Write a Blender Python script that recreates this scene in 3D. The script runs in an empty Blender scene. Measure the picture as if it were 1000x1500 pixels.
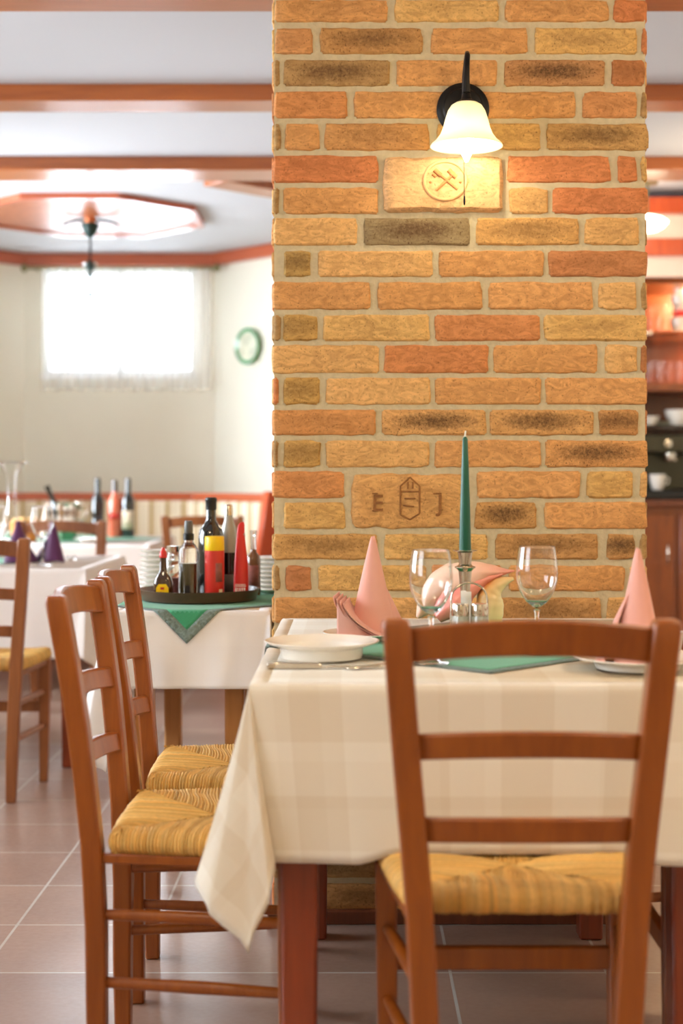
import bpy, math, random
from mathutils import Vector, Matrix, noise
random.seed(7)
C = bpy.context.scene.collection
PI = math.pi
F = 2150.0          # focal length in image pixels (1000 x 1500 frame)
CX, CY, EYE = 515.0, 697.0, 1.09   # principal point and eye height

def wx(px, d): return (px - CX) * d / F
def wz(py, d): return EYE - (py - CY) * d / F

# ------------------------------------------------------------------ colour / materials
def lin(c):
    c = c / 255.0
    return c / 12.92 if c <= 0.04045 else ((c + 0.055) / 1.055) ** 2.4
def rgb(r, g, b): return (lin(r), lin(g), lin(b), 1.0)

def new_mat(name):
    m = bpy.data.materials.new(name); m.use_nodes = True
    nt = m.node_tree; nt.nodes.clear()
    out = nt.nodes.new('ShaderNodeOutputMaterial')
    return m, nt, out
def N(nt, kind, **kw):
    n = nt.nodes.new(kind)
    for k, v in kw.items():
        if k.startswith('i_'):
            key = k[2:]
            n.inputs[int(key) if key.isdigit() else key.replace('_', ' ')].default_value = v
        else: setattr(n, k, v)
    return n
def L(nt, a, b): nt.links.new(a, b)
def mixc(nt, fac, a, b, mode='MIX'):
    n = nt.nodes.new('ShaderNodeMix'); n.data_type = 'RGBA'; n.blend_type = mode
    for sock, val in ((n.inputs[0], fac), (n.inputs[6], a), (n.inputs[7], b)):
        if hasattr(val, 'is_output'): nt.links.new(val, sock)
        else: sock.default_value = val
    return n.outputs[2]
def math_n(nt, op, a, b=0.0):
    n = nt.nodes.new('ShaderNodeMath'); n.operation = op
    for sock, val in ((n.inputs[0], a), (n.inputs[1], b)):
        if hasattr(val, 'is_output'): nt.links.new(val, sock)
        else: sock.default_value = val
    return n.outputs[0]
def ramp(nt, fac, stops):
    n = nt.nodes.new('ShaderNodeValToRGB')
    el = n.color_ramp.elements
    while len(el) < len(stops): el.new(0.5)
    for e, (p, c) in zip(el, stops): e.position = p; e.color = c
    nt.links.new(fac, n.inputs[0]); return n.outputs[0]

def plain(name, col, rough=0.5, metal=0.0, coat=0.0, spec=0.5, noise_amt=0.06, nscale=12.0, sheen=0.0, bump=0.0):
    m, nt, out = new_mat(name)
    p = N(nt, 'ShaderNodeBsdfPrincipled')
    p.inputs['Roughness'].default_value = rough; p.inputs['Metallic'].default_value = metal
    p.inputs['Coat Weight'].default_value = coat; p.inputs['Specular IOR Level'].default_value = spec
    p.inputs['Sheen Weight'].default_value = sheen
    tc = N(nt, 'ShaderNodeTexCoord')
    nz = N(nt, 'ShaderNodeTexNoise', i_Scale=nscale, i_Detail=3.0)
    L(nt, tc.outputs['Object'], nz.inputs['Vector'])
    d = tuple(max(0, c * (1 - 2 * noise_amt)) for c in col[:3]) + (1,)
    b = tuple(min(1, c * (1 + 2 * noise_amt)) for c in col[:3]) + (1,)
    L(nt, mixc(nt, nz.outputs['Fac'], d, b), p.inputs['Base Color'])
    if bump:
        bp = N(nt, 'ShaderNodeBump', i_Strength=bump, i_Distance=0.01)
        L(nt, nz.outputs['Fac'], bp.inputs['Height']); L(nt, bp.outputs[0], p.inputs['Normal'])
    L(nt, p.outputs[0], out.inputs[0]); return m

def wood(name, c1, c2, rough=0.35, coat=0.25, scale=(40, 40, 3)):
    m, nt, out = new_mat(name)
    p = N(nt, 'ShaderNodeBsdfPrincipled')
    p.inputs['Roughness'].default_value = rough
    p.inputs['Coat Weight'].default_value = coat; p.inputs['Coat Roughness'].default_value = 0.2
    tc = N(nt, 'ShaderNodeTexCoord'); mp = N(nt, 'ShaderNodeMapping'); mp.inputs['Scale'].default_value = scale
    L(nt, tc.outputs['Object'], mp.inputs['Vector'])
    nz = N(nt, 'ShaderNodeTexNoise', i_Scale=1.0, i_Detail=5.0, i_Roughness=0.6, i_Distortion=0.6)
    L(nt, mp.outputs[0], nz.inputs['Vector'])
    L(nt, ramp(nt, nz.outputs['Fac'], [(0.3, c1), (0.7, c2)]), p.inputs['Base Color'])
    bp = N(nt, 'ShaderNodeBump', i_Strength=0.06, i_Distance=0.005)
    L(nt, nz.outputs['Fac'], bp.inputs['Height']); L(nt, bp.outputs[0], p.inputs['Normal'])
    L(nt, p.outputs[0], out.inputs[0]); return m

def glass_mat(name, tint=(1, 1, 1, 1), rough=0.0, ior=1.45):
    m, nt, out = new_mat(name)
    p = N(nt, 'ShaderNodeBsdfPrincipled')
    p.inputs['Base Color'].default_value = tint; p.inputs['Roughness'].default_value = rough
    p.inputs['IOR'].default_value = ior; p.inputs['Transmission Weight'].default_value = 1.0
    L(nt, p.outputs[0], out.inputs[0]); return m

def pane_mat(name):
    m, nt, out = new_mat(name)
    fr = N(nt, 'ShaderNodeFresnel', i_IOR=1.45); t = N(nt, 'ShaderNodeBsdfTransparent'); g = N(nt, 'ShaderNodeBsdfGlossy', i_Roughness=0.02)
    mx = N(nt, 'ShaderNodeMixShader')
    L(nt, fr.outputs[0], mx.inputs[0]); L(nt, t.outputs[0], mx.inputs[1]); L(nt, g.outputs[0], mx.inputs[2])
    L(nt, mx.outputs[0], out.inputs[0]); return m

def emit_mat(name, col, strength):
    m, nt, out = new_mat(name)
    e = N(nt, 'ShaderNodeEmission', i_Color=col, i_Strength=strength)
    L(nt, e.outputs[0], out.inputs[0]); return m

def cloth_mat(name, base, block, plaid=True, pitch=0.088):
    """woven tablecloth: damask squares laid out in the cloth's own flat coordinates (UV)"""
    m, nt, out = new_mat(name)
    p = N(nt, 'ShaderNodeBsdfPrincipled'); p.inputs['Roughness'].default_value = 0.75
    p.inputs['Specular IOR Level'].default_value = 0.3; p.inputs['Sheen Weight'].default_value = 0.15
    uv = N(nt, 'ShaderNodeUVMap'); uv.uv_map = 'UVMap'
    sep = N(nt, 'ShaderNodeSeparateXYZ'); L(nt, uv.outputs[0], sep.inputs[0])
    def band(s, ph):
        a = math_n(nt, 'ADD', math_n(nt, 'MULTIPLY', s, 1 / (2 * pitch)), 50.0 + ph)
        f = math_n(nt, 'FRACT', a)
        return math_n(nt, 'GREATER_THAN', f, 0.5)
    def thin(s, ph):
        a = math_n(nt, 'ADD', math_n(nt, 'MULTIPLY', s, 1 / (3.1 * pitch)), 50.0 + ph)
        return math_n(nt, 'GREATER_THAN', math_n(nt, 'FRACT', a), 0.72)
    bs = math_n(nt, 'ADD', band(sep.outputs[0], 0.1), band(sep.outputs[1], 0.3))
    ts = math_n(nt, 'ADD', thin(sep.outputs[0], 0.2), thin(sep.outputs[1], 0.6))
    fac = math_n(nt, 'ADD', math_n(nt, 'MULTIPLY', bs, 0.36), math_n(nt, 'MULTIPLY', ts, 0.14))
    if not plaid: fac = math_n(nt, 'MULTIPLY', fac, 0.25)
    col = mixc(nt, fac, base, block)
    nz = N(nt, 'ShaderNodeTexNoise', i_Scale=420.0, i_Detail=2.0)
    L(nt, uv.outputs[0], nz.inputs['Vector'])
    bp = N(nt, 'ShaderNodeBump', i_Strength=0.12, i_Distance=0.001)
    L(nt, nz.outputs['Fac'], bp.inputs['Height'])
    L(nt, col, p.inputs['Base Color']); L(nt, bp.outputs[0], p.inputs['Normal'])
    tr = N(nt, 'ShaderNodeBsdfTranslucent'); L(nt, col, tr.inputs[0])
    mx = N(nt, 'ShaderNodeMixShader', i_0=0.12)
    L(nt, p.outputs[0], mx.inputs[1]); L(nt, tr.outputs[0], mx.inputs[2]); L(nt, mx.outputs[0], out.inputs[0])
    return m

def attr_mat(name, rough=0.7, attr='col', bump=0.0, spec=0.4, nscale=60, amount=0.1):
    m, nt, out = new_mat(name)
    p = N(nt, 'ShaderNodeBsdfPrincipled'); p.inputs['Roughness'].default_value = rough
    p.inputs['Specular IOR Level'].default_value = spec
    a = N(nt, 'ShaderNodeAttribute'); a.attribute_name = attr
    tc = N(nt, 'ShaderNodeTexCoord'); nz = N(nt, 'ShaderNodeTexNoise', i_Scale=float(nscale), i_Detail=3.0)
    L(nt, tc.outputs['Object'], nz.inputs['Vector'])
    v = N(nt, 'ShaderNodeHueSaturation')
    L(nt, math_n(nt, 'ADD', math_n(nt, 'MULTIPLY', nz.outputs['Fac'], 2 * amount), 1 - amount), v.inputs['Value'])
    L(nt, a.outputs['Color'], v.inputs['Color']); L(nt, v.outputs[0], p.inputs['Base Color'])
    if bump:
        bp = N(nt, 'ShaderNodeBump', i_Strength=bump, i_Distance=0.003)
        L(nt, nz.outputs['Fac'], bp.inputs['Height']); L(nt, bp.outputs[0], p.inputs['Normal'])
    L(nt, p.outputs[0], out.inputs[0]); return m

def brick_mat(name):
    m, nt, out = new_mat(name)
    p = N(nt, 'ShaderNodeBsdfPrincipled'); p.inputs['Roughness'].default_value = 0.85
    p.inputs['Specular IOR Level'].default_value = 0.25
    a = N(nt, 'ShaderNodeAttribute'); a.attribute_name = 'col'
    tc = N(nt, 'ShaderNodeTexCoord')
    # swirled clay streaks
    mp = N(nt, 'ShaderNodeMapping'); mp.inputs['Scale'].default_value = (1, 1, 2.2)
    L(nt, tc.outputs['Object'], mp.inputs['Vector'])
    sw = N(nt, 'ShaderNodeTexNoise', i_Scale=22.0, i_Detail=4.0, i_Distortion=2.2)
    L(nt, mp.outputs[0], sw.inputs['Vector'])
    light = mixc(nt, 1.0, a.outputs['Color'], (1.15, 1.14, 1.1, 1), 'MULTIPLY')
    dark = mixc(nt, 1.0, a.outputs['Color'], (0.82, 0.77, 0.70, 1), 'MULTIPLY')
    c = mixc(nt, ramp(nt, sw.outputs['Fac'], [(0.35, (0, 0, 0, 1)), (0.65, (1, 1, 1, 1))]), dark, light)
    # dark firing marks, strongest towards the middle of the marked bricks
    uv = N(nt, 'ShaderNodeUVMap'); uv.uv_map = 'UVMap'
    sp = N(nt, 'ShaderNodeSeparateXYZ'); L(nt, uv.outputs[0], sp.inputs[0])
    dx = math_n(nt, 'POWER', math_n(nt, 'ABSOLUTE', math_n(nt, 'SUBTRACT', sp.outputs[0], 0.5)), 2.0)
    dy = math_n(nt, 'POWER', math_n(nt, 'ABSOLUTE', math_n(nt, 'SUBTRACT', sp.outputs[1], 0.55)), 2.0)
    dist = math_n(nt, 'ADD', math_n(nt, 'MULTIPLY', dx, 2.4), math_n(nt, 'MULTIPLY', dy, 3.2))
    n2 = N(nt, 'ShaderNodeTexNoise', i_Scale=130.0, i_Detail=6.0, i_Roughness=0.8)
    L(nt, tc.outputs['Object'], n2.inputs['Vector'])
    s = math_n(nt, 'SUBTRACT', math_n(nt, 'ADD', math_n(nt, 'MULTIPLY', n2.outputs['Fac'], 1.5), -0.25), dist)
    mk = ramp(nt, s, [(0.0, (0, 0, 0, 1)), (0.6, (1, 1, 1, 1))])
    fac = math_n(nt, 'MULTIPLY', mk, a.outputs['Alpha'])
    c = mixc(nt, fac, c, rgb(92, 66, 40))
    # pits and grains
    n3 = N(nt, 'ShaderNodeTexNoise', i_Scale=240.0, i_Detail=2.0)
    L(nt, tc.outputs['Object'], n3.inputs['Vector'])
    pit = ramp(nt, n3.outputs['Fac'], [(0.60, (0, 0, 0, 1)), (0.72, (1, 1, 1, 1))])
    pv = math_n(nt, 'MULTIPLY', pit, math_n(nt, 'ADD', math_n(nt, 'MULTIPLY', a.outputs['Alpha'], 0.5), 0.42))
    c = mixc(nt, pv, c, rgb(84, 52, 28))
    bp = N(nt, 'ShaderNodeBump', i_Strength=0.35, i_Distance=0.003)
    h = math_n(nt, 'SUBTRACT', math_n(nt, 'ADD', sw.outputs['Fac'], n2.outputs['Fac']), math_n(nt, 'MULTIPLY', pit, 1.0))
    L(nt, h, bp.inputs['Height']); L(nt, bp.outputs[0], p.inputs['Normal'])
    L(nt, c, p.inputs['Base Color']); L(nt, p.outputs[0], out.inputs[0]); return m

def tile_mat(name):
    m, nt, out = new_mat(name)
    p = N(nt, 'ShaderNodeBsdfPrincipled')
    p.inputs['Specular IOR Level'].default_value = 0.8; p.inputs['Coat Weight'].default_value = 0.35; p.inputs['Coat Roughness'].default_value = 0.22
    tc = N(nt, 'ShaderNodeTexCoord'); mp = N(nt, 'ShaderNodeMapping')
    mp.inputs['Location'].default_value = (-0.216 + 3.425, -3.22 + 3.425, 0)
    L(nt, tc.outputs['Object'], mp.inputs['Vector'])
    b = N(nt, 'ShaderNodeTexBrick', offset=0.0, squash=1.0)
    b.inputs['Scale'].default_value = 1.0; b.inputs['Mortar Size'].default_value = 0.0035
    b.inputs['Brick Width'].default_value = 0.3425; b.inputs['Row Height'].default_value = 0.3425
    b.inputs['Color1'].default_value = rgb(152, 122, 106); b.inputs['Color2'].default_value = rgb(168, 138, 120)
    b.inputs['Mortar'].default_value = rgb(196, 190, 180); b.inputs['Mortar Smooth'].default_value = 0.1
    L(nt, mp.outputs[0], b.inputs['Vector'])
    nz = N(nt, 'ShaderNodeTexNoise', i_Scale=5.0, i_Detail=6.0, i_Roughness=0.65); L(nt, tc.outputs['Object'], nz.inputs['Vector'])
    v = N(nt, 'ShaderNodeHueSaturation')
    L(nt, math_n(nt, 'ADD', math_n(nt, 'MULTIPLY', nz.outputs['Fac'], 0.5), 0.75), v.inputs['Value'])
    L(nt, b.outputs['Color'], v.inputs['Color']); L(nt, v.outputs[0], p.inputs['Base Color'])
    n2 = N(nt, 'ShaderNodeTexNoise', i_Scale=70.0, i_Detail=4.0); L(nt, tc.outputs['Object'], n2.inputs['Vector'])
    L(nt, math_n(nt, 'ADD', math_n(nt, 'MULTIPLY', n2.outputs['Fac'], 0.25), 0.22), p.inputs['Roughness'])
    bp = N(nt, 'ShaderNodeBump', i_Strength=0.12, i_Distance=0.004)
    L(nt, math_n(nt, 'SUBTRACT', n2.outputs['Fac'], math_n(nt, 'MULTIPLY', b.outputs['Fac'], 1.5)), bp.inputs['Height'])
    L(nt, bp.outputs[0], p.inputs['Normal']); L(nt, p.outputs[0], out.inputs[0]); return m

def stripe_mat(name, ca, cb, pitch):
    m, nt, out = new_mat(name)
    p = N(nt, 'ShaderNodeBsdfPrincipled'); p.inputs['Roughness'].default_value = 0.8
    uv = N(nt, 'ShaderNodeUVMap'); uv.uv_map = 'UVMap'
    sp = N(nt, 'ShaderNodeSeparateXYZ'); L(nt, uv.outputs[0], sp.inputs[0])
    f = math_n(nt, 'FRACT', math_n(nt, 'MULTIPLY', math_n(nt, 'ADD', sp.outputs[0], 20.0), 1 / pitch))
    k = math_n(nt, 'GREATER_THAN', f, 0.55)
    k2 = math_n(nt, 'MULTIPLY', math_n(nt, 'GREATER_THAN', f, 0.2), math_n(nt, 'LESS_THAN', f, 0.28))
    k = math_n(nt, 'MAXIMUM', k, k2)
    L(nt, mixc(nt, k, ca, cb), p.inputs['Base Color']); L(nt, p.outputs[0], out.inputs[0]); return m

def sheer_mat(name):
    m, nt, out = new_mat(name)
    t = N(nt, 'ShaderNodeBsdfTransparent'); d = N(nt, 'ShaderNodeBsdfDiffuse', i_Color=(.9, .9, .88, 1)); tl = N(nt, 'ShaderNodeBsdfTranslucent', i_Color=(.9, .9, .9, 1))
    a = N(nt, 'ShaderNodeMixShader', i_0=0.5); b = N(nt, 'ShaderNodeMixShader')
    uv = N(nt, 'ShaderNodeUVMap'); uv.uv_map = 'UVMap'
    w = N(nt, 'ShaderNodeTexWave', i_Scale=30.0, i_Distortion=3.0); L(nt, uv.outputs[0], w.inputs['Vector'])
    L(nt, math_n(nt, 'ADD', math_n(nt, 'MULTIPLY', w.outputs['Fac'], 0.12), 0.26), b.inputs[0])
    L(nt, d.outputs[0], a.inputs[1]); L(nt, tl.outputs[0], a.inputs[2])
    L(nt, t.outputs[0], b.inputs[1]); L(nt, a.outputs[0], b.inputs[2]); L(nt, b.outputs[0], out.inputs[0]); return m

def frosted_mat(name):
    m, nt, out = new_mat(name)
    d = N(nt, 'ShaderNodeBsdfPrincipled'); d.inputs['Base Color'].default_value = rgb(250, 247, 230); d.inputs['Roughness'].default_value = 0.25
    t = N(nt, 'ShaderNodeBsdfTranslucent', i_Color=rgb(252, 248, 226))
    tc = N(nt, 'ShaderNodeTexCoord'); nz = N(nt, 'ShaderNodeTexNoise', i_Scale=18.0, i_Detail=4.0, i_Distortion=1.5)
    L(nt, tc.outputs['Object'], nz.inputs['Vector'])
    mx = N(nt, 'ShaderNodeMixShader'); L(nt, math_n(nt, 'ADD', math_n(nt, 'MULTIPLY', nz.outputs['Fac'], 0.3), 0.4), mx.inputs[0])
    L(nt, d.outputs[0], mx.inputs[1]); L(nt, t.outputs[0], mx.inputs[2]); L(nt, mx.outputs[0], out.inputs[0]); return m

# ------------------------------------------------------------------ mesh builder
class MB:
    def __init__(s): s.v = []; s.f = []; s.mi = []; s.uv = {}; s.vc = {}
    def add(s, verts, faces, mi=0, col=None):
        o = len(s.v); s.v += [tuple(p) for p in verts]
        for f in faces: s.f.append(tuple(o + i for i in f)); s.mi.append(mi)
        if col is not None:
            for i in range(o, len(s.v)): s.vc[i] = col
        return o
    def box(s, x0, x1, y0, y1, z0, z1, mi=0, M=None, col=None):
        vs = [(x, y, z) for z in (z0, z1) for (x, y) in ((x0, y0), (x1, y0), (x1, y1), (x0, y1))]
        if M is not None: vs = [M @ Vector(p) for p in vs]
        s.add(vs, [(3, 2, 1, 0), (4, 5, 6, 7), (0, 1, 5, 4), (1, 2, 6, 5), (2, 3, 7, 6), (3, 0, 4, 7)], mi, col)
    def loft(s, rings, mi=0, closed=True, caps=True, col=None):
        n = len(rings[0]); vs = [p for r in rings for p in r]; fs = []
        for i in range(len(rings) - 1):
            for j in range(n if closed else n - 1):
                k = (j + 1) % n
                fs.append((i * n + j, i * n + k, (i + 1) * n + k, (i + 1) * n + j))
        if caps and closed:
            fs.append(tuple(range(n - 1, -1, -1))); fs.append(tuple((len(rings) - 1) * n + j for j in range(n)))
        return s.add(vs, fs, mi, col)
    def tube(s, path, r, n=10, mi=0, col=None, flat=1.0):
        path = [Vector(p) for p in path]; rings = []; up = None
        for i, p in enumerate(path):
            t = (path[min(i + 1, len(path) - 1)] - path[max(i - 1, 0)]).normalized()
            if up is None: up = Vector((0, 0, 1)) if abs(t.z) < 0.9 else Vector((0, 1, 0))
            a = t.cross(up).normalized(); up = a.cross(t).normalized()
            rr = r[i] if isinstance(r, (list, tuple)) else r
            ra, rb = rr if isinstance(rr, tuple) else (rr, rr * flat)
            rings.append([p + a * math.cos(2 * PI * k / n) * ra + up * math.sin(2 * PI * k / n) * rb for k in range(n)])
        return s.loft(rings, mi, col=col)
    def lathe(s, prof, n=32, c=(0, 0, 0), mi=0, col=None, M=None):
        rings = []
        for (r, z) in prof:
            r = max(r, 1e-5)
            ring = [Vector((r * math.cos(2 * PI * k / n), r * math.sin(2 * PI * k / n), z)) for k in range(n)]
            if M is not None: ring = [M @ p for p in ring]
            rings.append([p + Vector(c) for p in ring])
        return s.loft(rings, mi, caps=False, col=col)
    def grid(s, fn, nu, nv, mi=0, uvfn=None):
        o = len(s.v)
        for i in range(nu + 1):
            for j in range(nv + 1): s.v.append(tuple(fn(i / nu, j / nv)))
        for i in range(nu):
            for j in range(nv):
                a = o + i * (nv + 1) + j
                s.f.append((a, a + nv + 1, a + nv + 2, a + 1)); s.mi.append(mi)
        if uvfn:
            for i in range(nu + 1):
                for j in range(nv + 1): s.uv[o + i * (nv + 1) + j] = uvfn(i / nu, j / nv)
        return o
    def build(s, name, mats, parent=None, smooth=None, bevel=0.0, solid=0.0, subsurf=0, loc=None, seg=2):
        me = bpy.data.meshes.new(name); me.from_pydata(s.v, [], s.f)
        if not isinstance(mats, (list, tuple)): mats = [mats]
        for m in mats: me.materials.append(m)
        for p, i in zip(me.polygons, s.mi): p.material_index = i
        if s.uv:
            u = me.uv_layers.new(name='UVMap')
            for lp in me.loops: u.data[lp.index].uv = s.uv.get(lp.vertex_index, (0, 0))
        if s.vc:
            a = me.color_attributes.new('col', 'FLOAT_COLOR', 'POINT')
            for i in range(len(me.vertices)): a.data[i].color = s.vc.get(i, (1, 1, 1, 1))
        me.validate(); me.update()
        if smooth is not None:
            me.polygons.foreach_set('use_smooth', [True] * len(me.polygons))
            me.set_sharp_from_angle(angle=math.radians(smooth))
        o = bpy.data.objects.new(name, me); C.objects.link(o)
        if parent is not None: o.parent = parent
        if loc: o.location = loc
        if solid:
            md = o.modifiers.new('thickness', 'SOLIDIFY'); md.thickness = solid; md.offset = 0
        if bevel:
            md = o.modifiers.new('edge', 'BEVEL'); md.width = bevel; md.segments = seg; md.limit_method = 'ANGLE'; md.angle_limit = math.radians(40)
            me.polygons.foreach_set('use_smooth', [True] * len(me.polygons)); me.set_sharp_from_angle(angle=math.radians(45))
        if subsurf:
            md = o.modifiers.new('smooth', 'SUBSURF'); md.levels = subsurf; md.render_levels = subsurf
        return o

def tag(o, label=None, cat=None, group=None, kind=None):
    if label: o['label'] = label
    if cat: o['category'] = cat
    if group: o['group'] = group
    if kind: o['kind'] = kind
    return o
def thing(name, label, cat, loc=(0, 0, 0), rz=0.0, group=None):
    o = bpy.data.objects.new(name, None); C.objects.link(o)
    o.empty_display_size = 0.1; o.location = loc; o.rotation_euler = (0, 0, rz)
    return tag(o, label, cat, group)
def kids(o): return [c for c in bpy.data.objects if c.parent == o]
def dup(root, loc, rz, label, group=None):
    r = root.copy(); C.objects.link(r); r.location = loc; r.rotation_euler = (0, 0, rz); r['label'] = label
    if group: r['group'] = group
    for ch in kids(root):
        c = ch.copy(); C.objects.link(c); c.parent = r
        for g in kids(ch):
            d = g.copy(); C.objects.link(d); d.parent = c
    return r
def struct(o): o['kind'] = 'structure'; return o
def lerp(a, b, t): return a + (b - a) * t
def interp(tab, x):
    if x <= tab[0][0]: return tab[0][1:]
    for p, q in zip(tab, tab[1:]):
        if x <= q[0]:
            t = (x - p[0]) / (q[0] - p[0]); t2 = t * t * (3 - 2 * t)
            return tuple(lerp(a, b, t2) for a, b in zip(p[1:], q[1:]))
    return tab[-1][1:]

# ------------------------------------------------------------------ materials in use
M = {}
M['chair'] = wood('chair wood', rgb(130, 62, 6), rgb(156, 82, 14), rough=0.38, coat=0.3)
M['chair_shaded'] = wood('shaded chair wood', rgb(130, 74, 36), rgb(158, 94, 48), rough=0.38, coat=0.3)  # same chair wood, with the far chairs' shade put into its colour
M['table_wood'] = wood('table leg wood', rgb(120, 46, 16), rgb(146, 60, 24), rough=0.3, coat=0.4)
M['table_light'] = wood('light table wood', rgb(176, 120, 66), rgb(196, 140, 82), rough=0.4, coat=0.2)
M['beam'] = wood('ceiling beam wood', rgb(156, 80, 30), rgb(182, 100, 42), rough=0.3, coat=0.35, scale=(3, 40, 40))
M['panel'] = wood('canopy panel wood', rgb(160, 86, 50), rgb(190, 112, 70), rough=0.42, coat=0.15, scale=(14, 14, 14))
M['trim'] = wood('border wood', rgb(178, 84, 48), rgb(196, 98, 58), rough=0.3, coat=0.4, scale=(3, 3, 40))
M['bar'] = wood('bar wood', rgb(120, 56, 14), rgb(150, 76, 22), rough=0.35, coat=0.3, scale=(20, 20, 3))
M['bar_red'] = wood('red bar board', rgb(190, 70, 30), rgb(214, 92, 44), rough=0.3, coat=0.3)
M['wall'] = plain('cream wall paint', rgb(238, 234, 216), 0.85, noise_amt=0.015, nscale=3)
M['ceil'] = plain('ceiling paint', rgb(206, 206, 209), 0.9, noise_amt=0.01, nscale=2)
M['tile'] = tile_mat('floor tiles')
M['brick'] = brick_mat('old bricks')
M['mortar'] = plain('mortar', rgb(202, 188, 154), 0.95, noise_amt=0.1, nscale=60, bump=0.5)
M['skirt'] = wood('skirting wood', rgb(96, 46, 24), rgb(120, 62, 34))
M['rush'] = attr_mat('woven rush', rough=0.6, nscale=140, amount=0.2, bump=0.2, spec=0.4)
M['cloth'] = cloth_mat('plaid tablecloth', rgb(243, 235, 219), rgb(225, 210, 186))
M['cloth_plain'] = cloth_mat('white tablecloth', rgb(246, 243, 240), rgb(236, 230, 226), plaid=False)
M['cloth_pink'] = cloth_mat('pale tablecloth', rgb(242, 232, 224), rgb(232, 220, 212), plaid=False)
M['green'] = plain('green overlay cloth', rgb(52, 150, 104), 0.7, noise_amt=0.06, nscale=200, sheen=0.2, bump=0.1)
M['lace'] = plain('grey crochet lace', rgb(122, 140, 132), 0.85, noise_amt=0.35, nscale=160, bump=0.8)
M['napkin'] = plain('pink napkin', rgb(226, 164, 148), 0.8, noise_amt=0.015, nscale=30, sheen=0.2)
M['purple'] = plain('purple napkin', rgb(92, 40, 84), 0.8, noise_amt=0.03, nscale=30, sheen=0.2)
M['cream_nap'] = plain('cream napkin', rgb(240, 214, 196), 0.8, noise_amt=0.02)
M['china'] = plain('white china', rgb(246, 241, 230), 0.12, coat=0.5, noise_amt=0.005)
M['steel'] = plain('polished steel', rgb(206, 196, 180), 0.14, metal=1.0, noise_amt=0.02)
M['silver'] = plain('silver plate', rgb(196, 186, 168), 0.2, metal=1.0, noise_amt=0.03)
M['iron'] = plain('black iron', rgb(26, 24, 22), 0.4, metal=0.6, noise_amt=0.05)
M['verdigris'] = plain('dark green iron', rgb(28, 52, 46), 0.45, metal=0.3, noise_amt=0.1)
M['copper'] = plain('copper collar', rgb(200, 120, 80), 0.3, metal=0.7)
M['candle'] = plain('green wax', rgb(8, 84, 62), 0.35, noise_amt=0.03, spec=0.5)
M['wick'] = plain('white wick', rgb(236, 230, 214), 0.9)
M['glass'] = glass_mat('clear glass')
M['glass_far'] = glass_mat('thin glass', rough=0.03, ior=1.3)
M['pane'] = pane_mat('window pane')
M['white'] = plain('white lacquer', rgb(240, 240, 236), 0.35, noise_amt=0.01)
M['sheer'] = sheer_mat('sheer curtain')
M['shade'] = frosted_mat('frosted glass shade')
M['bulb'] = emit_mat('lit bulb', (1.0, 0.88, 0.66, 1), 36.0)
M['barbulb'] = emit_mat('lit bar lamp', (1.0, 0.84, 0.6, 1), 5.0)
M['tray'] = wood('dark tray', rgb(74, 44, 30), rgb(96, 60, 42), rough=0.3, coat=0.4, scale=(12, 12, 40))
M['red'] = plain('red plastic', rgb(214, 40, 34), 0.3, coat=0.2, noise_amt=0.03)
M['redcan'] = plain('red printed tin', rgb(214, 52, 38), 0.35, coat=0.2, noise_amt=0.03)
M['yellow'] = plain('yellow plastic', rgb(246, 206, 12), 0.35, noise_amt=0.02)
M['black'] = plain('black plastic', rgb(20, 20, 20), 0.35, noise_amt=0.03)
M['grey'] = plain('grey plastic', rgb(96, 98, 96), 0.35, noise_amt=0.03)
M['brownglass'] = plain('dark brown bottle glass', rgb(62, 36, 14), 0.08, coat=1.0, noise_amt=0.1)
M['darkglass'] = plain('near black bottle glass', rgb(18, 22, 18), 0.08, coat=1.0, noise_amt=0.05)
M['amberglass'] = plain('amber sauce glass', rgb(120, 72, 34), 0.1, coat=0.8, noise_amt=0.15)
M['rose'] = plain('rose wine bottle', rgb(226, 110, 78), 0.1, coat=0.8, noise_amt=0.05)
M['paper'] = plain('label paper', rgb(226, 206, 176), 0.7, noise_amt=0.03)
M['whitepaper'] = plain('white paper', rgb(246, 244, 240), 0.7, noise_amt=0.01)
M['inkred'] = plain('red print', rgb(190, 30, 26), 0.6)
M['oil'] = plain('dark oil', rgb(84, 76, 44), 0.1, coat=0.5, noise_amt=0.1)
M['darkoil'] = plain('dark vinegar', rgb(24, 16, 16), 0.1, coat=0.5, noise_amt=0.1)
M['greyglass'] = plain('grey label glass', rgb(170, 168, 156), 0.15, coat=0.6, noise_amt=0.05)
M['spice'] = plain('reddish spice', rgb(150, 90, 80), 0.8, noise_amt=0.3, nscale=80)
M['conch'] = attr_mat('conch shell', rough=0.28, nscale=30, amount=0.08, bump=0.15, spec=0.5)
M['stripe'] = stripe_mat('striped upholstery', rgb(240, 230, 206), rgb(200, 176, 132), 0.105)
M['plategreen'] = plain('green glazed rim', rgb(70, 150, 96), 0.2, coat=0.4, noise_amt=0.3, nscale=30)
M['platemid'] = plain('floral plate centre', rgb(214, 220, 190), 0.2, coat=0.4, noise_amt=0.25, nscale=24)
M['brass'] = plain('aged brass', rgb(140, 136, 100), 0.35, metal=0.8)
M['machine'] = plain('dark machine metal', rgb(66, 62, 44), 0.3, metal=0.4, noise_amt=0.1)
M['wicker'] = plain('amber wicker', rgb(190, 120, 40), 0.6, noise_amt=0.4, nscale=120, bump=0.6)
M['shelfglass'] = pane_mat('shelf glass')
M['bread'] = plain('bread crust', rgb(214, 170, 100), 0.8, noise_amt=0.2)
M['tan_clay'] = plain('tan clay', rgb(190, 132, 78), 0.9, noise_amt=0.1, nscale=80)
M['pinkwall'] = plain('pale pink paint', rgb(244, 220, 206), 0.7, noise_amt=0.02)
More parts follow.
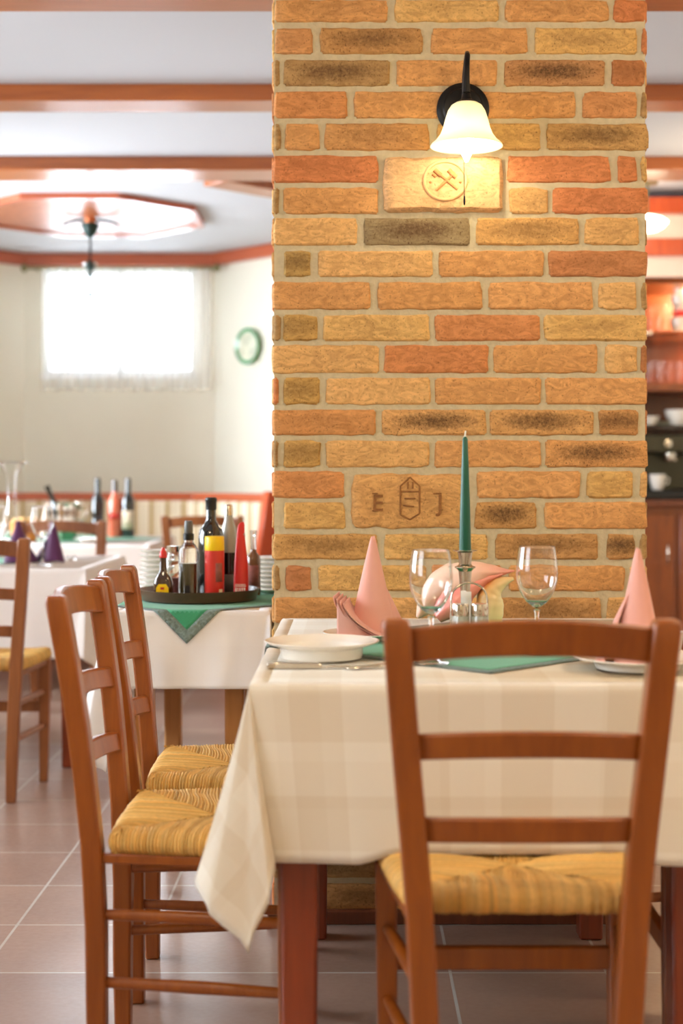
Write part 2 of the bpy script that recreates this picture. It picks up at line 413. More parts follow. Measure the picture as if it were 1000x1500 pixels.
M['engrave'] = plain('sooty clay', rgb(146, 98, 54), 0.95, noise_amt=0.3, nscale=120)
M['pale_clay'] = plain('pale clay', rgb(226, 176, 120), 0.9, noise_amt=0.08, nscale=60, bump=0.3)

# ================================================================== THE ROOM
CEIL = 2.55
mb = MB(); mb.box(-3.2, 3.4, -1.6, 9.9, -0.1, 0.0); struct(mb.build('floor', M['tile']))
mb = MB(); mb.box(-3.3, 3.5, -1.7, 9.9, CEIL, CEIL + 0.1); struct(mb.build('ceiling', M['ceil']))

def wall_with_hole(name, p0, p1, holes, thick=0.16, mat=None, z1=CEIL):
    """wall from p0 to p1 (seen from its right-hand side); holes = [(s0,s1,z0,z1)] in metres along it"""
    p0 = Vector((*p0, 0)); p1 = Vector((*p1, 0)); ln = (p1 - p0).length; d = (p1 - p0).normalized()
    n = Vector((-d.y, d.x, 0))
    Mx = Matrix(((d.x, n.x, 0, p0.x), (d.y, n.y, 0, p0.y), (0, 0, 1, 0), (0, 0, 0, 1)))
    mb = MB(); s = 0.0
    for (a, b, z0, z1h) in sorted(holes):
        if a > s: mb.box(s, a, 0, thick, 0, z1, M=Mx)
        if z0 > 0: mb.box(a, b, 0, thick, 0, z0, M=Mx)
        mb.box(a, b, 0, thick, z1h, z1, M=Mx); s = b
    if s < ln: mb.box(s, ln, 0, thick, 0, z1, M=Mx)
    return struct(mb.build(name, mat or M['wall'])), Mx

def window(name, Mx, s0, s1, z0, z1, thick=0.16):
    w = bpy.data.objects.new(name, None); C.objects.link(w); w['kind'] = 'structure'
    mb = MB(); t = 0.03
    for a, b, c, d in ((s0, s1, z0, z0 + t), (s0, s1, z1 - t, z1), (s0, s0 + t, z0 + t, z1 - t), (s1 - t, s1, z0 + t, z1 - t)):
        mb.box(a, b, 0.06, 0.12, c, d, M=Mx)
    m_ = (s0 + s1) / 2
    mb.box(m_ - 0.03, m_ + 0.03, 0.06, 0.12, z0 + t, z1 - t, M=Mx)
    mb.build('window_frame', M['white'], w)
    mb = MB(); mb.box(s0 + t, m_ - 0.03, 0.085, 0.09, z0 + t, z1 - t, M=Mx); mb.box(m_ + 0.03, s1 - t, 0.085, 0.09, z0 + t, z1 - t, M=Mx)
    mb.build('window_pane', M['pane'], w)
    mb = MB(); mb.box(s0 - 0.02, s1 + 0.02, -0.03, 0.1, z0 - 0.03, z0, M=Mx)
    mb.build('window_sill', M['white'], w)
    return w

BY = 9.66
# bay at the far left
w, Mb = wall_with_hole('wall_back', (-2.156, BY), (-0.90, BY), [(0.13, 1.12, 1.76, 2.45)])
window('window_1', Mb, 0.13, 1.12, 1.76, 2.45)
wall_with_hole('wall_bay_left', (-3.02, BY - 0.864), (-2.156, BY), [])
wall_with_hole('wall_bay_right', (-0.90, BY), (-0.10, BY - 0.80), [])
wall_with_hole('wall_back_right', (-0.10, BY - 0.80), (3.3, BY - 0.80), [])
w, Ml = wall_with_hole('wall_left', (-3.0, -1.6), (-3.0, 8.82), [(1.5, 3.5, 0.9, 2.25), (4.6, 6.6, 0.9, 2.25), (7.8, 9.6, 0.9, 2.25)])
window('window_2', Ml, 1.5, 3.5, 0.9, 2.25); window('window_3', Ml, 4.6, 6.6, 0.9, 2.25); window('window_fill', Ml, 7.8, 9.6, 0.9, 2.25)  # the last one is unseen, added to brighten the alcove
wall_with_hole('wall_right', (3.3, 8.86), (3.3, -1.6), [])
wall_with_hole('wall_front', (3.3, -1.6), (-3.0, -1.6), [])

# ceiling beams
BZ = 2.4865
for k, (a, b) in enumerate(((1.70, 1.90), (2.95, 3.15), (4.22, 4.42), (5.46, 5.64), (6.70, 6.96))):
    mb = MB(); mb.box(-3.0, 3.3, a, b, BZ, CEIL)
    o = struct(mb.build('trim_%d' % (k + 1), M['beam'], bevel=0.006))
mb = MB()
dv = Vector((1, 1, 0)).normalized(); nv = Vector((-1, 1, 0)).normalized()
Md = Matrix(((dv.x, nv.x, 0, -0.617), (dv.y, nv.y, 0, 6.93), (0, 0, 1, 0), (0, 0, 0, 1)))
mb.box(0.04, 2.6, 0.0, 0.18, BZ, CEIL - 0.001, M=Md); struct(mb.build('trim_6', M['beam'], bevel=0.006))
# border board round the bay
def trim_board(name, p0, p1):
    p0 = Vector((*p0, 0)); p1 = Vector((*p1, 0)); d = (p1 - p0).normalized(); n = Vector((d.y, -d.x, 0))
    Mx = Matrix(((d.x, n.x, 0, p0.x), (d.y, n.y, 0, p0.y), (0, 0, 1, 0), (0, 0, 0, 1)))
    mb = MB(); mb.box(0, (p1 - p0).length, 0.0, 0.05, 2.468, CEIL - 0.001, M=Mx); struct(mb.build(name, M['trim'], bevel=0.006))
trim_board('trim_7', (-2.156, BY), (-0.90, BY)); trim_board('trim_8', (-3.0, BY - 0.844), (-2.156, BY)); trim_board('trim_9', (-0.90, BY), (-0.10, BY - 0.80))
trim_board('trim_10', (-0.10, BY - 0.80), (3.3, BY - 0.80))

# octagonal wooden ceiling panel with its hanging iron lamp
oc = Vector((wx(132, 8.17), 8.17, 0)); R8 = 0.66
t = thing('ceiling_panel', 'octagonal wooden panel with radiating planks fixed to the alcove ceiling', 'ceiling panel', (oc.x, oc.y, 2.528))
ang = [math.radians(22.5 + 45 * k) for k in range(8)]
mb = MB(); gap = 0.004
for k in range(8):
    a0, a1 = ang[k], ang[(k + 1) % 8]
    P0 = Vector((math.cos(a0), math.sin(a0), 0)) * R8 * 0.93; P1 = Vector((math.cos(a1), math.sin(a1), 0)) * R8 * 0.93
    for j in range(4):
        q0 = P0.lerp(P1, j / 4 + gap); q1 = P0.lerp(P1, (j + 1) / 4 - gap)
        c0 = q0 * 0.05; c1 = q1 * 0.05
        mb.add([c0, q0, q1, c1] + [p + Vector((0, 0, 0.02)) for p in (c0, q0, q1, c1)], [(0, 3, 2, 1), (4, 5, 6, 7), (0, 1, 5, 4), (1, 2, 6, 5), (2, 3, 7, 6), (3, 0, 4, 7)])
mb.build('planks', M['panel'], t)
mb = MB()
for k in range(8):
    a0, a1 = ang[k], ang[(k + 1) % 8]
    ps = []
    for r in (R8 * 0.93, R8 * 1.0):
        for a in (a0, a1): ps.append(Vector((math.cos(a) * r, math.sin(a) * r, 0)))
    lo = [p + Vector((0, 0, -0.012)) for p in ps]; hi = [p + Vector((0, 0, 0.021)) for p in ps]
    mb.add(lo + hi, [(0, 1, 3, 2), (4, 6, 7, 5), (0, 4, 5, 1), (2, 3, 7, 6), (0, 2, 6, 4), (1, 5, 7, 3)])
mb.build('rim', M['trim'], t)

t = thing('hanging_lamp', 'wrought iron hanging lamp with scroll arms below the octagonal panel', 'lamp', (oc.x, oc.y, 2.527))
mb = MB(); mb.lathe([(0, 0), (0.033, 0), (0.034, -0.02), (0.028, -0.035), (0, -0.035)], 20); mb.build('collar', M['copper'], t, smooth=40)
mb = MB(); mb.lathe([(0, -0.033), (0.050, -0.033), (0.052, -0.042), (0.036, -0.085), (0.016, -0.112), (0, -0.115)], 20); mb.build('canopy_cup', M['verdigris'], t, smooth=40)
for s in (-1, 1):
    mb = MB()
    mb.tube([(s * 0.03, 0, -0.012), (s * 0.09, 0, -0.016), (s * 0.13, 0.0, -0.026), (s * 0.158, 0, -0.042)], [0.010, 0.010, 0.008, 0.006], 8)
    mb.tube([(s * 0.10, 0, -0.018), (s * 0.125, 0.03, -0.02), (s * 0.145, 0.04, -0.03)], 0.006, 8)
    mb.build('arm', M['iron'], t, smooth=60)
mb = MB(); mb.tube([(0, 0, -0.11), (0, 0, -0.25)], 0.006, 8); mb.build('rod', M['iron'], t, smooth=60)
mb = MB()
for k in range(6):
    a = k * PI / 3; c = (0.028 * math.cos(a), 0.028 * math.sin(a), -0.262)
    mb.lathe([(0, -0.014), (0.009, -0.010), (0.0125, 0), (0.009, 0.010), (0, 0.014)], 12, c)
mb.build('glass_beads', M['glass_far'], t, smooth=60)
mb = MB(); mb.lathe([(0, -0.235), (0.016, -0.24), (0.026, -0.255), (0.026, -0.285), (0.010, -0.30), (0.018, -0.318), (0.007, -0.335), (0.006, -0.36), (0.015, -0.378), (0.007, -0.40), (0, -0.40)], 16)
mb.tube([(0, 0, -0.395), (0, 0, -0.42)], 0.005, 8); mb.lathe([(0.0, -0.413), (0.009, -0.418), (0.027, -0.437), (0.024, -0.439), (0.0, -0.425)], 16)
mb.build('finial', M['verdigris'], t, smooth=60)

# curtain in front of the high window
t = thing('curtain', 'sheer white lace curtain hanging over the bright high window', 'curtain', (0, 0, 0))
cx0, cx1 = wx(60, 9.5), wx(308, 9.5)
mb = MB()
def cur(u, v):
    x = lerp(cx0, cx1, u); z = lerp(2.435, 1.64 + 0.012 * abs(math.sin(u * 40)), v)
    return (x, 9.53 + 0.018 * math.sin(u * 95) * (0.6 + 0.4 * v), z)
mb.grid(cur, 160, 14, uvfn=lambda u, v: (u * 1.4, v)); mb.build('drape', M['sheer'], t, smooth=80)
mb = MB(); mb.tube([(cx0 - 0.10, 9.53, 2.44), (cx1 + 0.03, 9.53, 2.44)], 0.010, 10); mb.build('curtain_rod', M['brass'], t, smooth=50)
for x in (cx0 - 0.115, cx1 + 0.04):
    mb = MB(); mb.lathe([(0, -0.03), (0.018, -0.02), (0.024, 0), (0.018, 0.02), (0, 0.03)], 14, (x, 9.53, 2.44)); mb.build('finial', M['brass'], t, smooth=60)
for x in (cx0 - 0.05, cx1 - 0.01):
    mb = MB(); mb.tube([(x, 9.53, 2.44), (x, 9.662, 2.44)], 0.007, 8); mb.build('bracket', M['brass'], t, smooth=60)

# plate on the bay's right wall
n = Vector((-1, -1, 0)).normalized(); base = Vector((wx(368, 9.43), 0, wz(508, 9.43)))
sx = base.x; base.y = BY - (sx + 0.90)
Mp = n.to_track_quat('Z', 'Y').to_matrix().to_4x4()
t = thing('wall_plate', 'round decorative plate with a green rim hung on the white wall', 'plate', tuple(base + n * 0.012))
mb = MB(); mb.lathe([(0.092, 0.0185), (0.105, 0.022), (0.115, 0.026), (0.117, 0.022), (0.105, 0.014), (0.07, 0.002), (0.0, 0.0)], 40, M=Mp); mb.build('rim', M['plategreen'], t, smooth=50)
mb = MB(); mb.lathe([(0.0, 0.010), (0.065, 0.010), (0.075, 0.0125), (0.093, 0.019)], 40, M=Mp); mb.build('centre', M['platemid'], t, smooth=50)

# upholstered bench along the bay
t = thing('bench', 'striped upholstered wall bench with reddish wooden top rail in the alcove', 'bench', (0, 0, 0))
pts = [Vector((-2.9, 8.62, 0)), Vector((-2.30, 9.22, 0)), Vector((-0.98, 9.22, 0)), Vector((-0.42, 8.66, 0))]
def off_line(pts, d):
    """shift the bench line d metres into the room"""
    res = []
    for i, p in enumerate(pts):
        ds = []
        if i > 0: ds.append((pts[i] - pts[i - 1]).normalized())
        if i < len(pts) - 1: ds.append((pts[i + 1] - pts[i]).normalized())
        nn = sum((Vector((q.y, -q.x, 0)) for q in ds), Vector()); nn.normalize()
        k = 1 / max(0.3, nn.dot(Vector((ds[0].y, -ds[0].x, 0))))
        res.append(p + nn * d * k)
    return res
def wall_strip(mb, d0, d1, z0, z1, uv=False):
    a = off_line(pts, d0); b = off_line(pts, d1)
    rings = [[Vector((p.x, p.y, z0)), Vector((q.x, q.y, z0)), Vector((q.x, q.y, z1)), Vector((p.x, p.y, z1))] for p, q in zip(a, b)]
    o = mb.loft(rings)
    if uv:
        s = 0
        for i in range(len(pts)):
            if i: s += (pts[i] - pts[i - 1]).length
            for j in range(4): mb.uv[o + i * 4 + j] = (s, 0)
mb = MB(); wall_strip(mb, 0.0, 0.05, 0.935, 0.985); mb.build('top_rail', M['trim'], t, bevel=0.008)
mb = MB(); wall_strip(mb, 0.005, 0.075, 0.50, 0.935, uv=True); mb.build('backrest', M['stripe'], t, bevel=0.015)
mb = MB(); wall_strip(mb, 0.0, 0.48, 0.36, 0.47, uv=True); mb.build('seat', M['stripe'], t, bevel=0.02)
mb = MB(); wall_strip(mb, 0.05, 0.44, 0.0, 0.36); mb.build('seat_box', M['trim'], t)
e0 = pts[-1]; ed = Vector((1, -1, 0)).normalized(); en = Vector((-1, -1, 0)).normalized()
Me = Matrix(((ed.x, en.x, 0, e0.x), (ed.y, en.y, 0, e0.y), (0, 0, 1, 0), (0, 0, 0, 1)))
mb = MB(); mb.box(0.0, 0.05, -0.02, 0.5, 0, 0.6, M=Me)
mb.loft([[Me @ Vector((x, y, z)) for (y, z) in ((-0.02, 0.6), (0.22, 0.6), (0.14, 1.0), (-0.02, 1.0))] for x in (0.0, 0.05)])
mb.build('end_panel', M['bar_red'], t, bevel=0.01)

# ------------------------------------------------------------------ brick pillar
PY = 3.583; PS = 600.0
PX0, PX1 = (399 - CX) / PS, (947 - CX) / PS
PD = 0.46
O_ = (204, 138, 74); T_ = (214, 160, 92); Y_ = (206, 158, 84); R_ = (192, 98, 48); D_ = (168, 92, 46); B_ = (150, 112, 62); K_ = (112, 96, 66); BR = (174, 120, 62); DR = (160, 82, 42)
rows = [
 (0, 33, [(401, 568, O_, .2), (577, 730, Y_, .2), (739, 891, O_, .2), (897, 946, R_, .1)]),
 (41, 80, [(402, 458, (190, 122, 66), .1), (468, 619, BR, .7), (631, 772, O_, .15), (782, 933, Y_, .35), (938, 947, R_, .2)]),
 (88, 127, [(401, 411, B_, .2), (415, 570, B_, .85), (580, 728, O_, .15), (737, 886, (166, 108, 60), 1.0), (895, 944, D_, .3)]),
 (134, 174, [(401, 509, (198, 118, 58), .15), (518, 676, O_, .15), (684, 843, O_, .15), (852, 933, (196, 122, 66), .15), (938, 947, B_, .2)]),
 (181, 221, [(400, 411, B_, .2), (417, 469, O_, .1), (475, 629, (196, 134, 72), .35), (638, 791, Y_, .4), (800, 949, (176, 130, 68), .75)]),
 (228, 268, [(400, 554, R_, .15), (742, 894, R_, .1), (903, 932, R_, .1), (938, 947, Y_, .2)]),
 (275, 314, [(400, 409, B_, .2), (415, 554, O_, .1), (745, 802, T_, .15), (809, 949, (186, 92, 44), .15)]),
 (319, 360, [(400, 524, T_, .1), (532, 688, K_, .95), (696, 848, (198, 142, 72), .5), (855, 936, T_, .2)]),
 (367, 406, [(415, 455, (160, 124, 58), .6), (465, 634, T_, .15), (643, 796, O_, .1), (803, 948, D_, .2)]),
 (413, 454, [(399, 543, O_, .2), (552, 707, O_, .1), (715, 868, O_, .1), (876, 932, T_, .1), (938, 947, B_, .2)]),
 (461, 500, [(400, 411, B_, .2), (414, 465, (184, 140, 66), .45), (473, 629, Y_, .2), (636, 791, (190, 108, 54), .1), (796, 946, Y_, .25)]),
 (505, 547, [(399, 555, T_, .15), (562, 715, (188, 102, 48), .15), (722, 875, O_, .1), (885, 933, T_, .1), (938, 947, D_, .2)]),
 (553, 593, [(400, 408, R_, .2), (415, 468, (180, 136, 60), .5), (477, 631, T_, .1), (637, 792, O_, .15), (798, 947, O_, .1)]),
 (600, 638, [(400, 551, (194, 122, 60), .2), (559, 712, (196, 138, 74), .95), (717, 869, (196, 138, 74), .95), (876, 934, (176, 116, 58), .8)]),
 (645, 685, [(400, 408, B_, .3), (415, 470, (186, 140, 66), .5), (477, 629, T_, .1), (636, 792, O_, .15), (798, 948, O_, .95)]),
 (690, 730, [(400, 504, (196, 118, 58), .2), (698, 849, O_, .1), (859, 926, Y_, .15), (936, 947, T_, .2)]),
 (735, 775, [(415, 506, Y_, .15), (694, 786, (176, 122, 60), .95), (796, 947, O_, .1)]),
 (782, 820, [(400, 554, (186, 134, 68), .55), (562, 715, Y_, .35), (725, 876, BR, .6), (888, 929, BR, .95), (936, 947, B_, .2)]),
 (828, 866, [(400, 410, B_, .3), (418, 456, D_, .2), (466, 622, Y_, .3), (632, 735, (206, 122, 60), .1), (744, 915, O_, .1), (922, 947, T_, .2)]),
 (875, 913, [(400, 552, (194, 130, 68), .2), (560, 713, T_, .3), (721, 881, BR, .55), (888, 947, T_, .2)]),
]
rng = random.Random(3)
pal = [O_, T_, Y_, R_, D_, BR, B_, O_, T_]
def random_row(y0, y1, k):
    x = 400 + (0 if k % 2 else 15); bs = []
    while x < 938:
        w = rng.choice([154, 150, 156, 52 if rng.random() < .5 else 154])
        x2 = min(x + w, 947)
        if 947 - x2 < 25: x2 = 947
        bs.append((x, x2, rng.choice(pal), rng.choice([.1, .2, .5, .9]))); x = x2 + 8
    return (y0, y1, bs)
for k in range(9): rows.append(random_row(921 + 46.6 * k, 960 + 46.6 * k, k))
for k in range(1, 5): rows.append(random_row(-46.6 * k, 33 - 46.6 * k + 6, k))
pillar = bpy.data.objects.new('wall_pillar', None); C.objects.link(pillar); pillar['kind'] = 'structure'
mb = MB(); mb.box(PX0 + 0.004, PX1 - 0.004, PY, PY + PD, 0, CEIL); mb.build('mortar_core', M['mortar'], pillar)
BK = MB()
def brick(P, uax, vax, nax, w, h, col, dark, depth=0.012, seed=0, wob=0.0035, B=None, rr=0.006):
    """one rough brick face: P lower corner, uax along, vax up, nax outward"""
    B = B or BK
    nu, nv = max(3, int(w / 0.018)), 4
    us = [0, rr * 0.35 / w, rr / w] + [rr / w + (1 - 2 * rr / w) * i / nu for i in range(1, nu)] + [1 - rr / w, 1 - rr * 0.35 / w, 1]
    vs = [0, rr * 0.35 / h, rr / h] + [rr / h + (1 - 2 * rr / h) * i / nv for i in range(1, nv)] + [1 - rr / h, 1 - rr * 0.35 / h, 1]
    o = len(B.v); col = [lerp(a, b, 0.30) for a, b in zip(col, (234, 206, 164))]; c4 = (lin(col[0]), lin(col[1]), lin(col[2]), dark)
    for u in us:
        for v in vs:
            x, y = u * w, v * h
            e = min(x, w - x, y, h - y)
            d = depth * (0.0 if e <= 1e-6 else (0.7 if e < rr * 0.5 else 1.0))
            s = seed * 3.7
            dx = noise.noise(Vector((x * 30 + s, y * 30, 1.3))) * wob; dy = noise.noise(Vector((x * 26 + s, y * 34, 7.1))) * wob
            d += noise.noise(Vector((x * 22 + s, y * 40, 4.2))) * 0.0022 if e > 1e-6 else 0
            ca = 0.004  # knock the corners off
            if min(x, w - x) < rr and min(y, h - y) < rr:
                dx += ca * (1 if x < w / 2 else -1) * (0.5 if e > 0 else 1); dy += ca * (1 if y < h / 2 else -1) * (0.5 if e > 0 else 1)
            p = P + uax * (x + dx) + vax * (y + dy) + nax * d
            i = len(B.v); B.v.append(tuple(p)); B.uv[i] = (u, v) if w > 0.1 else (0.5 + (u - .5) * .5, v); B.vc[i] = c4
    m_ = len(vs)
    for i in range(len(us) - 1):
        for j in range(m_ - 1):
            a = o + i * m_ + j
            B.f.append((a, a + m_, a + m_ + 1, a + 1)); B.mi.append(0)
ux, uz, uy = Vector((1, 0, 0)), Vector((0, 0, 1)), Vector((0, 1, 0))
sd = 0
for (ya, yb, bs) in rows:
    za, zb = EYE - (yb - CY) / PS, EYE - (ya - CY) / PS
    zb = min(zb, CEIL - 0.005)
    if zb - za < 0.015: continue
    for (xa, xb, col, dk) in bs:
        sd += 1
        jit = rng.uniform(-6, 6); col = tuple(max(10, min(250, c + jit)) for c in col)
        brick(Vector(((xa - CX) / PS, PY + 0.002, za)), ux, uz, -uy, (xb - xa) / PS, zb - za, col, dk, 0.009, sd)
    # side faces
    for side in (0, 1):
        y = PY + 0.004
        lead = 0.10 if (sd % 2) else 0.25
        while y < PY + PD - 0.03:
            w = min(lead, PY + PD - y); sd += 1
            if w > 0.03:
                c = rng.choice(pal)
                if side == 0: brick(Vector((PX0 + 0.005, y + w, za)), -uy, uz, -ux, w, zb - za, c, rng.choice([.1, .3, .8]), 0.007, sd)
                else: brick(Vector((PX1 - 0.005, y, za)), uy, uz, ux, w, zb - za, c, rng.choice([.1, .3, .8]), 0.007, sd)
            y += w + 0.013; lead = 0.25
BK.build('brickwork', M['brick'], pillar, smooth=35)
# two larger old stamped bricks
def px_(x): return (x - CX) / PS
def pz_(y): return EYE - (y - CY) / PS
B1 = MB(); brick(Vector((px_(561), PY + 0.002, pz_(312))), ux, uz, -uy, (738 - 561) / PS, (312 - 230) / PS, (224, 172, 116), .12, 0.022, 501, 0.006, B1, 0.012)
b1 = B1.build('relief_brick', M['brick'], pillar, smooth=40); b1['label'] = 'pale brick with a round crossed hammers emblem in relief'
fy = PY + 0.002 - 0.022
mb = MB(); cc = Vector((px_(651), fy, pz_(267)))
ring = []
for k in range(41):
    a = 2 * PI * k / 40; ring.append(cc + Vector((math.cos(a) * 0.051, -0.001, math.sin(a) * 0.047)))
mb.tube(ring, 0.0042, 8)
mb.build('emblem_ring', M['pale_clay'], b1, smooth=60)
mb = MB()
def bar(mb, a, b, r):
    mb.tube([cc + Vector((a[0], 0, a[1])), cc + Vector((b[0], 0, b[1]))], r, 8)
mb2 = MB()
bar(mb2, (-0.012, 0.014), (0.030, -0.022), 0.0036); bar(mb, (0.016, 0.012), (-0.022, -0.024), 0.0036)
bar(mb2, (-0.030, 0.016), (-0.022, 0.009), 0.004); bar(mb, (-0.026, 0.026), (-0.010, 0.012), 0.0062)
bar(mb, (0.008, 0.026), (0.026, 0.008), 0.0062); bar(mb, (0.014, 0.018), (0.022, 0.012), 0.006)
for a in ((-0.036, -0.004), (0.037, -0.004)): mb.lathe([(0, -0.004), (0.004, 0), (0, 0.004)], 10, cc + Vector((a[0], 0, a[1])))
mb.build('hammers', M['tan_clay'], b1, smooth=60); mb2.build('hammer_handle', M['tan_clay'], b1, smooth=60)
B2 = MB(); brick(Vector((px_(514), PY + 0.002, pz_(774))), ux, uz, -uy, (686 - 514) / PS, (774 - 694) / PS, (200, 142, 76), .12, 0.012, 777, 0.006, B2, 0.01)
b2 = B2.build('stamped_brick', M['brick'], pillar, smooth=40); b2['label'] = 'brown brick stamped with E, a shield and J'
fy2 = PY + 0.002 - 0.012
def letter(ch, px, py, h):
    cu = bpy.data.curves.new('letter', 'FONT'); cu.body = ch; cu.size = h; cu.extrude = 0.0015; cu.offset = 0.0006; cu.align_x = 'CENTER'
    tmp = bpy.data.objects.new('letter', cu); C.objects.link(tmp)
    me = bpy.data.meshes.new_from_object(tmp.evaluated_get(bpy.context.evaluated_depsgraph_get()))
    bpy.data.objects.remove(tmp)
    o = bpy.data.objects.new('letter', me); C.objects.link(o); me.materials.clear(); me.materials.append(M['engrave'])
    o.parent = b2; o.location = (px_(px), fy2 - 0.0022, pz_(py)); o.rotation_euler = (PI / 2, 0, 0)
    return o
def serif(mb, x, z, w): mb.box(x - w / 2, x + w / 2, fy2 - 0.0035, fy2 - 0.0005, z - 0.0016, z + 0.0016)
letter('E', 553, 748, 0.056); letter('J', 644, 748, 0.056)
mb = MB()
serif(mb, px_(640), pz_(723), 0.02); serif(mb, px_(549), pz_(748), 0.014); serif(mb, px_(549), pz_(723), 0.014)
def line(mb, a, b, r=0.0022):
    mb.tube([Vector((px_(a[0]), fy2 - 0.001, pz_(a[1]))), Vector((px_(b[0]), fy2 - 0.001, pz_(b[1])))], r, 6)
for a, b in (((586, 712), (586, 754)), ((586, 754), (600, 761)), ((600, 761), (614, 752)), ((614, 752), (614, 712)), ((586, 720), (614, 720)), ((586, 712), (600, 699)), ((600, 699), (614, 712)),
             ((592, 730), (608, 730)), ((590, 740), (606, 742)), ((597, 706), (597, 716)), ((604, 706), (604, 716))):
    line(mb, a, b)
mb.build('shield_stamp', M['engrave'], b2, smooth=60)
mb = MB(); mb.box(PX0 - 0.012, PX1 + 0.012, PY - 0.022, PY + PD + 0.01, 0.0, 0.035); mb.build('skirting', M['skirt'], pillar, bevel=0.004)

# ================================================================== CHAIRS
POST = [(0.0, 0.140, -0.185), (0.15, 0.144, -0.187), (0.30, 0.150, -0.187), (0.45, 0.158, -0.193), (0.56, 0.167, -0.203), (0.66, 0.176, -0.214), (0.77, 0.185, -0.230), (0.885, 0.194, -0.249)]
def post_at(z):
    for p, q in zip(POST, POST[1:]):
        if z <= q[0]:
            t = (z - p[0]) / (q[0] - p[0]); return (lerp(p[1], q[1], t), lerp(p[2], q[2], t))
    return POST[-1][1:]
def rush_seat():
    mb = MB(); r = 0.020; zt = 0.474
    cr = [Vector((-0.172, -0.160, 0)), Vector((0.172, -0.160, 0)), Vector((0.216, 0.180, 0)), Vector((-0.216, 0.180, 0))]
    cen = Vector((0, 0.012, 0)); rg = random.Random(11)
    for q in range(4):
        P0, P1 = cr[q], cr[(q + 1) % 4]; e = (P1 - P0); ln = e.length; e.normalize(); inn = Vector((-e.y, e.x, 0))
        tc = max(0.05, min(0.95, (cen - P0).dot(e) / ln)); hc = (cen - P0).dot(inn)
        ns = int(ln / 0.0060); sub = 5; rad = [rg.uniform(-0.0008, 0.0012) for _ in range(ns)]
        # profile along a strand: underside -> round the rail -> top to the diagonal
        cols = []
        for k in range(ns):
            hue = rg.random(); tone = rg.uniform(0.86, 1.14)
            if rg.random() < 0.12: tone *= 0.8
            col = (lin(222) * tone, lin(170 + 12 * hue) * tone, lin(86 + 22 * hue) * tone, 1)
            for s in range(sub):
                u = (k + s / (sub - 1) * 0.999) / ns
                bump = 0.0034 * math.sin(PI * s / (sub - 1)) - 0.0008 + rad[k]
                l = hc * (u / tc if u < tc else (1 - u) / (1 - tc)); l = max(l, 0.002)
                base = P0 + e * (ln * u); pr = []
                for f in (1.0, 0.35):
                    pr.append((base + inn * max(0.012, l * f), zt - 2 * r + 0.001))
                for a in range(7):
                    th = -PI / 2 + PI * a / 6
                    rr = r + bump
                    bulge = 0.006 * math.sin(PI * u)
                    pr.append((base + inn * (r * 0.9 - rr * math.cos(th) * 1.0) - inn * bulge * math.cos(th), zt - r + rr * math.sin(th)))
                for f in (0.25, 0.5, 0.75, 1.0):
                    dist = r * 0.9 + max(0.0, l - r * 0.9) * f
                    ps = base + inn * dist
                    ps += e * 0.004 * math.sin(dist * 40 + k * 0.35)
                    pr.append((ps, zt + bump + 0.003 * math.sin(PI * f) - 0.012 * min(1, dist / hc)))
                cols.append(([Vector((p.x, p.y, z)) for p, z in pr], col))
        o = len(mb.v); m_ = len(cols[0][0])
        for ring, col in cols:
            for p in ring: mb.vc[len(mb.v)] = col; mb.v.append(tuple(p))
        for i in range(len(cols) - 1):
            for j in range(m_ - 1):
                a = o + i * m_ + j; mb.f.append((a, a + 1, a + m_ + 1, a + m_)); mb.mi.append(0)
    return mb
